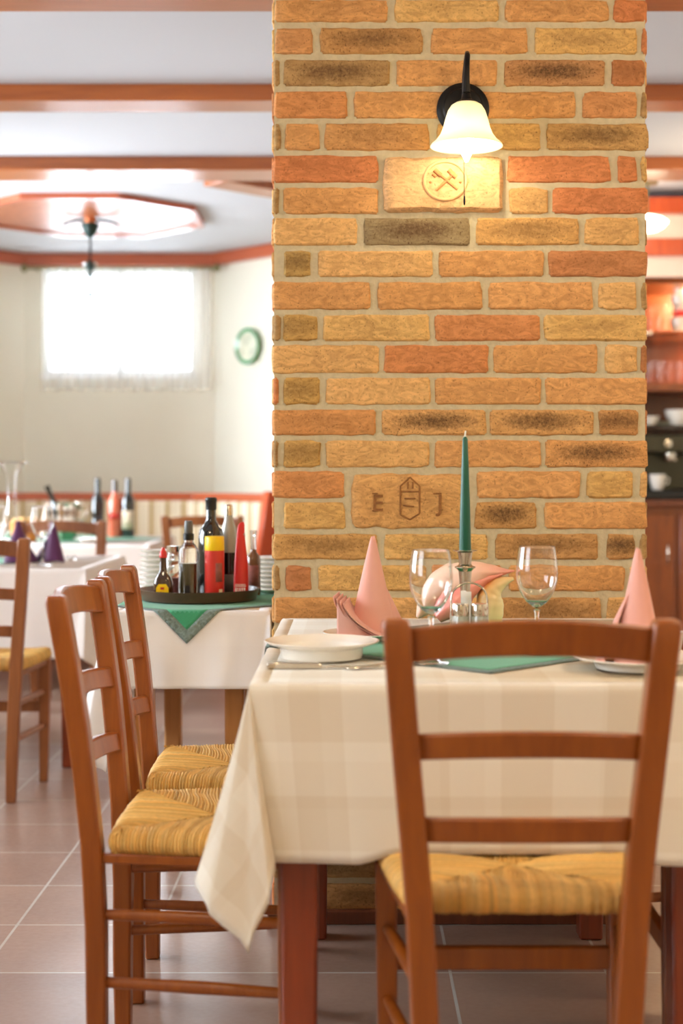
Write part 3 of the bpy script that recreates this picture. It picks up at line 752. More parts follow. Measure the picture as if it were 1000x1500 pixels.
def make_chair(label, mat, loc, rz):
    t = thing('ladderback_chair', label, 'chair', loc, rz)
    for s in (-1, 1):
        mb = MB(); rings = []
        zs = [0, .15, .3, .45, .5, .56, .61, .66, .71, .77, .83, .874, .885]
        for z in zs:
            x, y = post_at(z); w, d = 0.0205, 0.018
            if z < 0.2: w, d = lerp(0.0165, 0.0205, z / 0.2), lerp(0.0155, 0.018, z / 0.2)
            if z > 0.88: w -= 0.004; d -= 0.004
            dz = -0.006 * s if False else 0
            rings.append([(s * x - w, y - d, z), (s * x + w, y - d, z), (s * x + w, y + d, z), (s * x - w, y + d, z)])
        mb.loft(rings); mb.build('back_post', mat, t, bevel=0.0045)
    for (zc, h, arch, nm) in ((0.853, 0.052, 0.014, 0), (0.700, 0.039, 0.009, 1), (0.575, 0.038, 0.006, 2)):
        x0, y0 = post_at(zc); n = 14; rings = []
        for i in range(n + 1):
            u = i / n * 2 - 1; bow = 1 - u * u
            y = y0 - 0.030 * bow + 0.004; zz = zc + arch * (bow - 0.5); th = 0.0085
            x = u * (x0 - 0.014)
            sl = 0.10 * h  # leans with the posts
            rings.append([(x, y - th + sl, zz - h / 2), (x, y + th + sl, zz - h / 2), (x, y + th - sl, zz + h / 2), (x, y - th - sl, zz + h / 2)])
        mb = MB(); mb.loft(rings); mb.build('back_slat', mat, t, bevel=0.004)
    for s in (-1, 1):
        mb = MB(); rings = []
        for z in (0, 0.25, 0.40, 0.437):
            w = lerp(0.0145, 0.0185, min(1, z / 0.3)); x = s * lerp(0.195, 0.199, z / 0.437)
            rings.append([(x - w, 0.150 - w, z), (x + w, 0.150 - w, z), (x + w, 0.150 + w, z), (x - w, 0.150 + w, z)])
        mb.loft(rings); mb.build('front_leg', mat, t, bevel=0.004)
    rush_seat().build('rush_seat', M['rush'], t, smooth=50)
    # seat rails just under the rush
    mb = MB(); mb.box(-0.182, 0.182, 0.140, 0.162, 0.418, 0.4365); mb.build('seat_rail', mat, t, bevel=0.003)
    for s in (-1, 1):
        mb = MB()
        mb.loft([[(s * xa - .010, ya, za) , (s * xa + .010, ya, za), (s * xa + .010, ya, za + .018), (s * xa - .010, ya, za + .018)] for (xa, ya, za) in ((0.160, -0.176, 0.418), (0.199, 0.134, 0.418))])
        mb.build('seat_rail', mat, t, bevel=0.003)
        for z in (0.325, 0.205):
            px, py = post_at(z)
            mb = MB(); mb.tube([(s * px, py + 0.012, z), (s * 0.175, 0, z), (s * 0.196, 0.140, z - 0.002)], [0.0095, 0.0115, 0.0095], 12); mb.build('stretcher', mat, t, smooth=50)
    mb = MB(); mb.box(-0.186, 0.186, 0.142, 0.160, 0.250, 0.289); mb.build('front_stretcher', mat, t, bevel=0.004)
    return t
ch = make_chair('foreground ladder-back chair seen from behind at the near end of the set table', M['chair'], (0.257, 2.350, 0), 0.0)
dup(ch, (-0.258, 2.712, 0), -PI / 2, 'nearest of the two ladder-back chairs along the left side of the set table')
dup(ch, (-0.262, 3.185, 0), -PI / 2 + 0.02, 'farther ladder-back chair on the left side of the set table, next to the brick pillar')
dup(ch, (0.705, 2.735, 0), PI / 2, 'chair on the right of the set table, mostly hidden by the foreground chair')
dup(ch, (0.700, 3.270, 0), PI / 2, 'chair tucked under the right of the set table nearest the pillar, only a leg showing')
fc = make_chair('shaded ladder-back chair with rush seat at the far left, facing the table with purple napkins', M['chair_shaded'], (-1.285, 5.075, 0), 0.05)
dup(fc, (-1.305, 6.98, 0), -0.12, 'ladder-back chair between the purple napkin table and the table with three wine bottles')
dup(fc, (-0.765, 7.78, 0), 0.0, 'ladder-back chair behind the tray of bottles, before the striped bench')

# ================================================================== TABLES AND CLOTHS
def make_table(label, x0, x1, y0, y1, zt, mat, legs, lw=0.063, apron=True):
    """legs: list of (x, y) centres"""
    t = thing('dining_table', label, 'table', ((x0 + x1) / 2, (y0 + y1) / 2, 0)); ox, oy = t.location.x, t.location.y
    mb = MB(); mb.box(x0 - ox, x1 - ox, y0 - oy, y1 - oy, zt - 0.028, zt); mb.build('tabletop', mat, t, bevel=0.004)
    for (lx, ly) in legs:
        mb = MB(); h = lw / 2
        mb.loft([[(lx - ox + sx * w, ly - oy + sy * w, z) for sx, sy in ((-1, -1), (1, -1), (1, 1), (-1, 1))] for z, w in ((0, h * .88), (0.45, h), (zt - 0.028, h))])
        mb.build('leg', mat, t, bevel=0.006)
    if apron:
        xs = [l[0] for l in legs]; ys = [l[1] for l in legs]; a, b, c, d = min(xs) - ox, max(xs) - ox, min(ys) - oy, max(ys) - oy
        mb = MB(); z0, z1 = zt - 0.11, zt - 0.028
        mb.box(a, b, c - 0.012, c + 0.012, z0, z1); mb.box(a, b, d - 0.012, d + 0.012, z0, z1)
        mb.box(a - 0.012, a + 0.012, c, d, z0, z1); mb.box(b - 0.012, b + 0.012, c, d, z0, z1)
        mb.build('apron', mat, t)
    return t

# corner fold: fraction of the way round the corner, then how far (per unit of drop) the ray swings
# sideways past the first panel (a) and out of the first panel (b)
FOLD_A = [(0.0, -0.10, 0.02), (0.3, -0.15, 0.08), (0.7, -0.12, 0.15), (1.0, -0.01, 0.16)]
FOLD_B = [(0.0, 0.15, -0.12), (0.15, 0.23, -0.06), (0.4, 0.28, 0.03), (0.7, 0.20, 0.14), (1.0, -0.01, 0.16)]
def tablecloth(name, label, x0, x1, y0, y1, zt, dF, dB, dL, dR, mat, flare=(0.015, 0.015, 0.04, 0.03), seed=0, group=None, lift=None, wave=0.006, xmax=99.0, ymax=99.0):
    """cloth with its own hanging panels and a folded cone at each corner; drops front/back/left/right"""
    o = 0.004; x0 -= o; x1 += o; y0 -= o; y1 += o; z = zt + 0.003; r = 0.010
    cols = []   # (base point on table edge, outward dir, end offset vector, uv base, uv end)
    def V(x, y): return Vector((x, y, 0))
    def panel(pa, pb, out, drop, fl, n, sa, sb):
        # sa, sb: sideways start of the corner folds at both ends (positive = towards the panel middle)
        d = (pb - pa).normalized()
        for i in range(n + 1):
            u = i / n; base = pa.lerp(pb, u)
            side = lerp(sa, -sb, u) if True else 0
            k = math.sin(PI * u)
            f = lerp(FOLD_B[0][1], FOLD_A[0][2], u) * drop * abs(math.cos(PI * u)) + fl * k + wave * math.sin(u * 17 + seed) * k + 0.5 * wave * math.sin(u * 31 + 2 * seed) * k
            dr = drop
            if lift and out.y < 0: dr, f = lift(base, dr, f)
            e = out * f + d * side * (1 if False else 1)
            zz = -math.sqrt(max(1e-4, dr * dr - f * f))
            cols.append((base, out, Vector((e.x, e.y, zz)), base + out * dr))
    def corner(c, oA, oB, dA, dB_):
        # oA: outward of the panel we come from, oB: of the next one
        th_t = math.atan2(dB_, dA); n = 22
        for i in range(1, n):
            u = i / n
            if u <= 0.5: s = u / 0.5; th = th_t * s; a, b = interp(FOLD_A, s); Lr = dA / math.cos(th)
            else: s = (1 - u) / 0.5; th = PI / 2 - (PI / 2 - th_t) * s; a, b = interp(FOLD_B, s); Lr = dB_ / math.sin(th)
            k = lerp(dA, dB_, u); off = oB * (a * k) + oA * (b * k)
            zz = -math.sqrt(max(1e-4, Lr * Lr - off.length_squared)) * 0.985
            cols.append((c, (oA * math.cos(th) + oB * math.sin(th)), Vector((off.x, off.y, zz)), c + oA * (Lr * math.cos(th)) + oB * (Lr * math.sin(th))))
    FR, BA, LE, RI = Vector((0, -1, 0)), Vector((0, 1, 0)), Vector((-1, 0, 0)), Vector((1, 0, 0))
    # order: front (right -> left), left, back, right ; each corner folds onto the following panel
    A0 = FOLD_A[0]; B0 = FOLD_B[0]
    panel(V(x1, y0), V(x0, y0), FR, dF, flare[0], 40, -B0[2] * dF, -A0[1] * dF)
    corner(V(x0, y0), FR, LE, dF, dL)
    panel(V(x0, y0), V(x0, y1), LE, dL, flare[2], 40, -B0[2] * dL, -A0[1] * dL)
    corner(V(x0, y1), LE, BA, dL, dB)
    panel(V(x0, y1), V(x1, y1), BA, dB, flare[1], 40, -B0[2] * dB, -A0[1] * dB)
    corner(V(x1, y1), BA, RI, dB, dR)
    panel(V(x1, y1), V(x1, y0), RI, dR, flare[3], 40, -B0[2] * dR, -A0[1] * dR)
    corner(V(x1, y0), RI, FR, dR, dF)
    mb = MB(); n = len(cols); rows_ = 20; cxm, cym = (x0 + x1) / 2, (y0 + y1) / 2
    rings = []
    def ring(fn):
        o_ = len(mb.v)
        for c in cols:
            p, uv = fn(c); i = len(mb.v); mb.v.append(tuple(p)); mb.uv[i] = uv
        rings.append(o_)
    def inner(k):
        def f(c):
            b = Vector((max(x0 + k, min(x1 - k, c[0].x)), max(y0 + k, min(y1 - k, c[0].y)), z)); return b, (b.x, b.y)
        return f
    ring(inner(0.03)); ring(inner(0.012)); ring(inner(0.004))
    for k in range(rows_ + 1):
        t = k / rows_
        def f(c, t=t):
            e = c[2]
            tz = t; th_ = t ** 1.15
            p = c[0] + Vector((e.x * th_, e.y * th_, 0)) ; p.z = z + e.z * tz
            p.x = min(p.x, xmax); p.y = min(p.y, ymax)
            if t < 0.08: p.z = z - 0.003 + (e.z) * tz
            w = c[0].lerp(c[3], t); return p, (w.x, w.y)
        ring(f)
    for a, b in zip(rings, rings[1:]):
        for j in range(n):
            k = (j + 1) % n; mb.f.append((a + j, b + j, b + k, a + k)); mb.mi.append(0)
    o_ = len(mb.v)
    nx = ny = 6
    xi0, xi1, yi0, yi1 = x0 + 0.03, x1 - 0.03, y0 + 0.03, y1 - 0.03
    for q in ((xi0, yi0), (xi1, yi0), (xi1, yi1), (xi0, yi1)):
        i = len(mb.v); mb.v.append((q[0], q[1], z)); mb.uv[i] = q
    mb.f.append((o_, o_ + 1, o_ + 2, o_ + 3)); mb.mi.append(0)
    ob = mb.build(name, mat, None, smooth=60, solid=0.0016)
    return tag(ob, label, 'tablecloth', group)

def overlay(label, cx, cy, R, rect, z, hem, slope=0.15, lace=True):
    """green square laid cornerwise; where it reaches past the table edge it hangs"""
    x0, x1, y0, y1 = rect
    def fn(p, q):
        x = cx + R * (p + q) / 2; y = cy + R * (p - q) / 2; zz = z
        for (e, ax, sg, lim) in ((x0 - x, 'x', -1, x0), (x - x1, 'x', 1, x1), (y0 - y, 'y', -1, y0), (y - y1, 'y', 1, y1)):
            if e > 0:
                s = slope if not isinstance(slope, dict) else slope.get((ax, sg), 0.1)
                v = lim + sg * (hem + e * s)
                if ax == 'x': x = v
                else: y = v
                zz -= e
        return (x, y, zz)
    n = 72; b = 3.2 / 36
    main, edge = MB(), MB()
    idx = {}
    def vert(mb, i, j):
        key = (id(mb), i, j)
        if key not in idx: idx[key] = len(mb.v); mb.v.append(fn(-1 + 2 * i / n, -1 + 2 * j / n))
        return idx[key]
    k = int(n * b / 2 + 0.5)
    for i in range(n):
        for j in range(n):
            is_edge = i < k or j < k or i >= n - k or j >= n - k
            mb = edge if is_edge else main
            mb.f.append((vert(mb, i, j), vert(mb, i + 1, j), vert(mb, i + 1, j + 1), vert(mb, i, j + 1))); mb.mi.append(0)
    t = main.build('table_overlay', M['green'], None, smooth=50, solid=0.0012); tag(t, label, 'table overlay')
    # scalloped outer edge of the lace
    e = edge.build('lace_border', M['lace'], t, smooth=50, solid=0.0012)
    return t

# --- the set table in front
TX0, TX1, TY0, TY1, TZ = -0.165, 0.652, 2.420, 3.545, 0.742
make_table('reddish wooden dining table under the plaid cloth in front of the brick pillar', TX0, TX1, TY0, TY1, TZ, M['table_wood'], [(-0.0870, 2.462), (0.562, 2.462), (-0.087, 3.47), (0.562, 3.47)])
def lift(base, dr, f):
    # the front hem rests on the seat of the chair pushed under it
    k = max(0.0, min(1.0, min((base.x - 0.0) / 0.06, (0.52 - base.x) / 0.06)))
    return lerp(dr, 0.273, k), lerp(f, 0.022, k)
tablecloth('tablecloth', 'white and beige plaid damask tablecloth on the set table', TX0, TX1, TY0, TY1, TZ, 0.290, 0.24, 0.325, 0.30, M['cloth'], flare=(0.012, 0.004, 0.045, 0.03), seed=1, lift=lift, wave=0.005, ymax=3.556)
overlay('green square overlay with grey lace edge lying cornerwise on the set table', 0.240, 2.985, 0.445, (TX0, TX1, TY0, TY1), TZ + 0.0068, 0.008, 0.16)

# --- service table behind the chairs, left of the pillar
SX0, SX1, SY0, SY1 = -0.615, -0.212, 3.735, 4.42
make_table('small service table left of the brick pillar carrying the tray of bottles', SX0, SX1, SY0, SY1, 0.742, M['table_light'], [(-0.540, 3.835), (-0.305, 3.835), (-0.522, 4.30), (-0.29, 4.30)], lw=0.05)
tablecloth('tablecloth', 'plain white tablecloth on the small service table beside the pillar', SX0, SX1, SY0, SY1, 0.742, 0.195, 0.2, 0.36, 0.2, M['cloth_plain'], flare=(0.012, 0.01, 0.03, 0.005), seed=3, wave=0.003, xmax=-0.2035)
overlay('green overlay with grey lace under the tray, its corner hanging down the front', -0.418, 4.075, 0.425, (SX0, SX1, SY0, SY1), 0.7488, 0.009, 0.07)

# --- table with purple napkins at the left
LX0, LX1, LY0, LY1 = -2.05, -0.985, 5.42, 6.35
make_table('dark wooden table at the far left under a white cloth, set with purple napkins', LX0, LX1, LY0, LY1, 0.742, M['table_wood'], [(-1.92, 5.5), (-1.055, 5.5), (-1.92, 6.27), (-1.055, 6.27)], lw=0.06)
tablecloth('tablecloth', 'white tablecloth on the far left table with purple napkins', LX0, LX1, LY0, LY1, 0.742, 0.33, 0.2, 0.3, 0.25, M['cloth_pink'], flare=(0.02, 0.02, 0.03, 0.03), seed=5)
overlay('dark green overlay under the purple napkins on the far left table', -1.60, 5.86, 0.42, (LX0, LX1, LY0, LY1), 0.7488, 0.008)
# --- table with the wine bottles
WX0, WX1, WY0, WY1 = -2.18, -1.02, 7.35, 8.45
make_table('long table before the striped bench bearing three wine bottles', WX0, WX1, WY0, WY1, 0.742, M['table_wood'], [(-2.08, 7.45), (-1.12, 7.45), (-2.08, 8.35), (-1.12, 8.35)], lw=0.06)
tablecloth('tablecloth', 'pale tablecloth on the table with three wine bottles', WX0, WX1, WY0, WY1, 0.742, 0.36, 0.2, 0.3, 0.25, M['cloth_pink'], flare=(0.02, 0.02, 0.03, 0.03), seed=7)
overlay('green overlay beneath the wine bottles near the bench', -1.50, 7.95, 0.52, (WX0, WX1, WY0, WY1), 0.7488, 0.008)

# ================================================================== ON THE SET TABLE
TOP = TZ + 0.0055
OVER = TZ + 0.0085
def plate(label, x, y, z, dia, h, cat='plate', foot=0.5, name='plate', group=None):
    R = dia / 2; f = R * foot
    mb = MB()
    mb.lathe([(0, 0.004), (f * 0.9, 0.004), (f, 0.0), (f + 0.004, 0.0), (f + 0.006, 0.004), (R * 0.72, h * 0.62), (R * 0.985, h * 0.93), (R, h), (R * 0.985, h + 0.0012), (R * 0.74, h * 0.72), (R * 0.66, h * 0.55), (f * 0.95, 0.0085), (0, 0.0075)], 56)
    o = mb.build(name, M['china'], None, smooth=40, loc=(x, y, z)); return tag(o, label, cat, group)
plate('white soup plate beside the knife at the left edge of the set table', wx(471, 2.75), 2.75, OVER, 0.216, 0.031, foot=0.66, name='soup_plate')
def napkin(label, x, y, z, h, R, rz, mat, cuff=True, name='folded_napkin', group=None, flap=True, sx=1.0):
    t = thing(name, label, 'napkin', (x, y, z), rz, group)
    mb = MB()
    def cone(u, v):
        a = u * 2 * PI * 1.12 - 0.9; k = 1 - v
        r = (R * (k ** 0.93)) * (1 + 0.07 * u) * (1 + 0.05 * math.cos(2 * a)) + 0.003
        return (math.cos(a) * r * sx, math.sin(a) * r * 0.85, h * v * (1 - 0.02 * u) + 0.003 * k * math.sin(3 * a))
    mb.grid(cone, 72, 22); mb.build('cone', mat, t, smooth=70, solid=0.0018)
    if flap:
        mb = MB()
        def fl(u, v):
            a = -0.55 + 1.5 * u; k = 1 - v
            r = R * (1.10 + 0.55 * math.sin(PI * min(1, u * 0.9))) * k ** 0.9 + 0.006
            return (math.cos(a) * r * sx, math.sin(a) * r * 0.9 + 0.008, h * 0.66 * v)
        mb.grid(fl, 24, 14); mb.build('side_flap', mat, t, smooth=70, solid=0.0018)
    if cuff:
        for k in range(4):
            mb = MB()
            def cf(u, v, k=k):
                s = k * 0.010
                px_ = lerp(-0.082 + s * 0.7, -0.016 + 1.6 * s, u ** 1.5); pz = (0.080 - 0.003 * k) * (1 - u) ** 1.35 + 0.003 - 0.0 * s
                pz = max(0.002, pz - (k * 0.001)) + v * 0.004 * (1 - u)
                return (px_ + 0.012 * v, lerp(-0.055 - s, 0.03, v) + 0.01 * u, pz)
            mb.grid(cf, 18, 6); mb.build('folded_layer', mat, t, smooth=70, solid=0.0016)
        mb = MB()
        def bk(u, v):   # the outer sheet of the cuff seen below its folded edge
            x = lerp(-0.074, -0.004, u); top = 0.072 * (1 - u) ** 1.4 + 0.004
            return (x, -0.052 - 0.012 * math.sin(PI * u), 0.001 + (top - 0.001) * v)
        mb.grid(bk, 18, 6); mb.build('cuff', mat, t, smooth=70, solid=0.0016)
    return t
plate('white side plate under the pink napkin cone at the left of the set table', 0.028, 3.06, OVER, 0.178, 0.014, foot=0.6, name='side_plate')
napkin('pink napkin folded to a cone with a layered cuff, standing left of the wine glasses', 0.044, 3.06, OVER + 0.0095, 0.205, 0.042, 0.0, M['napkin'])
plate('white plate under the right-hand pink napkin, partly behind the foreground chair', 0.508, 2.60, OVER, 0.236, 0.020, foot=0.6, name='dinner_plate')
napkin('pink napkin folded to a pointed cone at the right of the set table', 0.507, 2.60, OVER + 0.0095, 0.203, 0.043, 2.3, M['napkin'], cuff=False, sx=0.95)

def cutlery(kind, label, x, y, z, rz, ln, tilt=0.0):
    t = thing(kind, label, kind.split('_')[-1], (x, y, z), rz); t.rotation_euler = (0, tilt, rz)
    mb = MB()
    if 'knife' in kind:
        st = [(0, .010, .005), (.03, .0105, .0055), (.085, .008, .005), (.098, .006, .0035)]
        mb.loft([[(q, -w, 0.0), (q, w, 0.0), (q, w, 2 * h), (q, -w, 2 * h)] for q, w, h in st]); mb.build('handle', M['steel'], t, bevel=0.0018)
        mb = MB()
        bl = [(0.096, .006, .006), (.11, .0085, .010), (.15, .0095, .010), (.19, .0085, .009), (.207, .003, .003)]
        mb.loft([[(q, -a, 0.002), (q, b, 0.002), (q, b, 0.0035), (q, -a, 0.0035)] for q, a, b in bl]); mb.build('blade', M['steel'], t, bevel=0.0006)
    else:
        st = [(0, .007, .002), (.03, .0065, .0022), (.08, .0035, .0022), (.115, .0028, .0022)]
        mb.loft([[(q, -w, 0.001 + q * q * 0.4), (q, w, 0.001 + q * q * 0.4), (q, w, 2 * h + q * q * 0.4), (q, -w, 2 * h + q * q * 0.4)] for q, w, h in st]); mb.build('handle', M['steel'], t, bevel=0.0012)
        mb = MB()
        def bowl(u, v):
            a = (v - .5) * 2; w = 0.0165 * math.sin(PI * (0.06 + 0.9 * u)) ** 0.6
            return (0.112 + 0.052 * u, a * w, 0.008 - 0.0065 * math.sin(PI * u) * (1 - a * a) - 0.002 * u)
        mb.grid(bowl, 14, 8); mb.build('bowl', M['steel'], t, smooth=70, solid=0.0012)
    return t
cutlery('table_knife', 'steel table knife lying in front of the white soup plate', wx(391, 2.61), 2.615, TOP, 0.0, 0.2)
cutlery('small_spoon', 'small steel spoon lying right of the knife on the set table', wx(508, 2.60), 2.590, TOP, 0.55, 0.16)

def smooth_profile(p, k):
    res = []
    for i in range(len(p) - 1):
        p0, p1, p2, p3 = p[max(i - 1, 0)], p[i], p[i + 1], p[min(i + 2, len(p) - 1)]
        for j in range(k):
            t = j / k
            res.append(tuple(0.5 * (2 * b + (c - a) * t + (2 * a - 5 * b + 4 * c - d) * t * t + (3 * b - a - 3 * c + d) * t ** 3) for a, b, c, d in zip(p0, p1, p2, p3)))
    return res + [p[-1]]
def wine_glass(label, x, y, z, h=0.205, R=0.0395, mat=None, group=None):
    t = thing('wine_glass', label, 'wine glass', (x, y, z), 0, group); mat = mat or M['glass']; k = h / 0.205
    b0 = 0.090 * k
    outer = [(0.0, b0 - 0.004), (0.006, b0 - 0.001), (0.018, b0 + 0.008), (0.029, b0 + 0.022), (0.0365, b0 + 0.040), (R, b0 + 0.056), (R * 0.985, b0 + 0.078), (R * 0.93, b0 + 0.098), (R * 0.86, h)]
    outer = smooth_profile(outer, 4)
    inner = [(max(0.0, r - 0.0010), zz + (0.006 if i < 5 else (0.0035 if i < 8 else 0.0006))) for i, (r, zz) in enumerate(outer)]; inner[-1] = (R * 0.86 - 0.0010, h)
    prof = outer + [(R * 0.86 - 0.0005, h + 0.0004)] + inner[::-1]
    mb = MB(); mb.lathe(prof, 48); mb.build('bowl', mat, t, smooth=60)
    mb = MB(); mb.lathe([(0, 0.0), (0.033, 0.0), (0.034, 0.0014), (0.02, 0.0035), (0.007, 0.008), (0.0042, 0.02), (0.0036, 0.045), (0.0042, b0 - 0.012), (0.007, b0 - 0.0055), (0.0, b0 - 0.0045)], 40); mb.build('stem', mat, t, smooth=60)
    return t
wine_glass('empty wine glass left of the candlestick on the set table', wx(631, 2.665), 2.665, OVER)
wine_glass('empty wine glass right of the pink seashell on the set table', wx(786, 2.80), 2.80, OVER)

# candlestick with green candle
cxx, cyy = wx(681, 2.96), 2.96
t = thing('candlestick', 'slim silver candlestick in the middle of the set table', 'candlestick', (cxx, cyy, OVER))
hz = wz(806, 2.96) - OVER
mb = MB(); mb.lathe([(0, 0), (0.045, 0), (0.046, 0.004), (0.036, 0.009), (0.016, 0.016), (0.010, 0.028), (0.0085, 0.05), (0.011, 0.07), (0.0085, 0.078), (0.010, 0.11), (0.0135, hz - 0.042)], 36); mb.build('base', M['silver'], t, smooth=40)
mb = MB(); mb.lathe([(0.0, hz - 0.042), (0.0135, hz - 0.042), (0.017, hz - 0.038), (0.021, hz - 0.035), (0.021, hz - 0.033), (0.015, hz - 0.031), (0.0125, hz - 0.028), (0.014, hz - 0.012), (0.0155, hz - 0.004), (0.0, hz - 0.004)], 36); mb.build('knob', M['silver'], t, smooth=40)
mb = MB(); mb.lathe([(0.0, hz - 0.004), (0.0135, hz - 0.004), (0.0245, hz - 0.001), (0.025, hz + 0.0008), (0.0145, hz), (0, hz)], 36); mb.build('drip_pan', M['silver'], t, smooth=40)
zt_ = wz(640, 2.96) - OVER - hz
t = thing('candle', 'tall dark green taper candle standing in the silver candlestick', 'candle', (cxx, cyy, OVER + hz))
mb = MB(); mb.lathe([(0, 0), (0.0122, 0), (0.0122, 0.01), (0.0105, 0.08), (0.0075, 0.17), (0.0052, zt_ - 0.004), (0.003, zt_), (0, zt_ + 0.001)], 28); mb.build('wax', M['candle'], t, smooth=50)
mb = MB(); mb.tube([(0, 0, zt_), (0.0005, 0, zt_ + 0.006), (0.0015, 0, zt_ + 0.012)], 0.0017, 8); mb.build('wick', M['wick'], t, smooth=60)

# cruet
qx, qy = wx(688, 2.85), 2.85
t = thing('cruet_stand', 'chrome cruet stand with arched handle before the candlestick', 'cruet stand', (qx, qy, OVER))
mb = MB()
for s in (-1, 1): mb.lathe([(0, 0), (0.0185, 0), (0.0188, 0.002), (0.0188, 0.014), (0.0178, 0.014), (0.0178, 0.003), (0, 0.003)], 28, (s * 0.0185, 0, 0))
mb.build('tray', M['steel'], t, smooth=40)
mb = MB(); path = [(-0.034, 0.012, 0.004), (-0.036, 0.016, 0.05), (-0.0355, 0.018, 0.095)]
zc = wz(853, 2.85) - OVER
for k in range(13):
    a = PI - PI * k / 12; path.append((0.0355 * math.cos(a) * 0.98, 0.018, zc - 0.033 + 0.031 * math.sin(a)))
path += [(0.0355, 0.018, 0.095), (0.036, 0.016, 0.05), (0.034, 0.012, 0.004)]
mb.tube(path, 0.0019, 10); mb.build('handle', M['steel'], t, smooth=70)
zcap = wz(884, 2.85) - OVER
for s, lab in ((-1, 'left-hand shaker with chrome cap in the cruet stand'), (1, 'right-hand shaker with chrome cap in the cruet stand')):
    q = thing('shaker', lab, 'shaker', (qx + s * 0.0185, qy, OVER + 0.0032))
    h0 = zcap - 0.0032
    mb = MB(); n = 36; rings = []
    for (r, z) in ((0.0158, 0.0), (0.0165, 0.004), (0.0165, h0 - 0.026), (0.0152, h0 - 0.021)):
        rings.append([(math.cos(2 * PI * k / n) * r * (1 + 0.035 * (k % 2)), math.sin(2 * PI * k / n) * r * (1 + 0.035 * (k % 2)), z) for k in range(n)])
    mb.loft(rings); mb.build('ribbed_body', M['greyglass'], q, smooth=25)
    mb = MB(); mb.lathe([(0.0, h0 - 0.024), (0.0168, h0 - 0.024), (0.017, h0 - 0.022), (0.017, h0 - 0.004), (0.0155, h0), (0, h0 + 0.0006)], 32); mb.build('cap', M['steel'], q, smooth=40)
t = thing('toothpick_holder', 'white holder of paper sachets between the shakers and the candlestick', 'holder', (wx(683, 2.895), 2.896, OVER))
mb = MB(); mb.lathe([(0, 0), (0.013, 0), (0.0145, 0.01), (0.0135, 0.05), (0.0125, 0.05), (0.0125, 0.006), (0, 0.006)], 24); mb.build('cup', M['china'], t, smooth=40)
for k, (dx, h) in enumerate(((-0.006, 0.113), (0.0045, 0.111))):
    mb = MB(); mb.box(dx - 0.0052, dx + 0.0052, -0.004 + k * 0.004, -0.0025 + k * 0.004, 0.008, h); mb.build('sachet', M['whitepaper'], t)

# conch shell
sy_ = 3.13; sc = F / sy_
def sp(px, py, dy=0.0): return Vector((wx(px, sy_), dy, wz(py, sy_) - OVER))
t = thing('seashell', 'large pink and cream conch shell between the two wine glasses', 'seashell', (0, sy_, OVER))
def loft_shell(name, secs, colfn, n=28):
    """secs: (px centre, py centre, half width m across the path, half depth m, roll)"""
    mb = MB(); cs = [(sp(a, b, dy), rw, rd) for (a, b, dy, rw, rd) in secs]
    m = 36; pts_ = []
    for i in range(m + 1):
        f = i / m * (len(cs) - 1); k = min(int(f), len(cs) - 2); tt = f - k
        def cat(get):
            p0 = get(cs[max(k - 1, 0)]); p1 = get(cs[k]); p2 = get(cs[k + 1]); p3 = get(cs[min(k + 2, len(cs) - 1)])
            return 0.5 * ((2 * p1) + (p2 - p0) * tt + (2 * p0 - 5 * p1 + 4 * p2 - p3) * tt * tt + (3 * p1 - p0 - 3 * p2 + p3) * tt ** 3)
        pts_.append((cat(lambda c: c[0]), max(0.001, cat(lambda c: c[1])), max(0.001, cat(lambda c: c[2]))))
    rings = []
    for i, (c, rw, rd) in enumerate(pts_):
        tg = (pts_[min(i + 1, m)][0] - pts_[max(i - 1, 0)][0]); tg.y = 0; tg.normalize(); nn = Vector((-tg.z, 0, tg.x))
        ring = []
        for k in range(n):
            a = 2 * PI * k / n; wob = 1 + 0.035 * math.sin(5 * a + i * 0.35) + 0.02 * math.sin(i * 1.3)
            p = c + nn * math.cos(a) * rw * wob + Vector((0, 1, 0)) * math.sin(a) * rd * wob
            p.z = max(0.001, p.z); ring.append(p)
            mb.vc[len(mb.v) + len(rings) * n + k] = colfn(i / m, a)
        rings.append(ring)
    o0 = len(mb.v); save = dict(mb.vc); mb.loft(rings); mb.vc = save
    return mb.build(name, M['conch'], t, smooth=80)
def pinkish(u, a):
    f = 0.5 + 0.5 * math.cos(a); g = max(0, min(1, (u - 0.45) / 0.5))
    c0 = (247, 214, 190); c1 = (238, 138, 122)
    k = max(0, min(1, 0.9 * g * (1 - f * 0.35) + 0.5 * (1 - f) * 0.6)); c = [lerp(p, q, k) for p, q in zip(c0, c1)]
    return (lin(c[0]), lin(c[1]), lin(c[2]), 1)
def creamy(u, a):
    f = 0.5 + 0.5 * math.cos(a); k = max(0, min(1, f * 1.2 * (1 - abs(u - 0.55) * 1.6)))
    c = [lerp(p, q, k) for p, q in zip((246, 226, 172), (232, 176, 106))]
    return (lin(c[0]), lin(c[1]), lin(c[2]), 1)
def rosy(u, a):
    c = [lerp(p, q, 0.5 + 0.5 * math.sin(a)) for p, q in zip((240, 150, 134), (226, 112, 104))]
    return (lin(c[0]), lin(c[1]), lin(c[2]), 1)
loft_shell('outer_lip', [(612, 906, .02, .004, .012), (630, 882, .02, .028, .03), (655, 858, .01, .040, .045), (690, 843, 0, .030, .045), (718, 838, 0, .017, .03), (738, 837, -.002, .007, .014), (753, 836, -.004, .0015, .004)], pinkish)
loft_shell('pink_mouth', [(640, 905, -.01, .012, .02), (662, 885, -.02, .026, .03), (684, 864, -.02, .020, .03), (706, 848, -.015, .013, .022), (735, 840, -.01, .003, .008)], rosy)
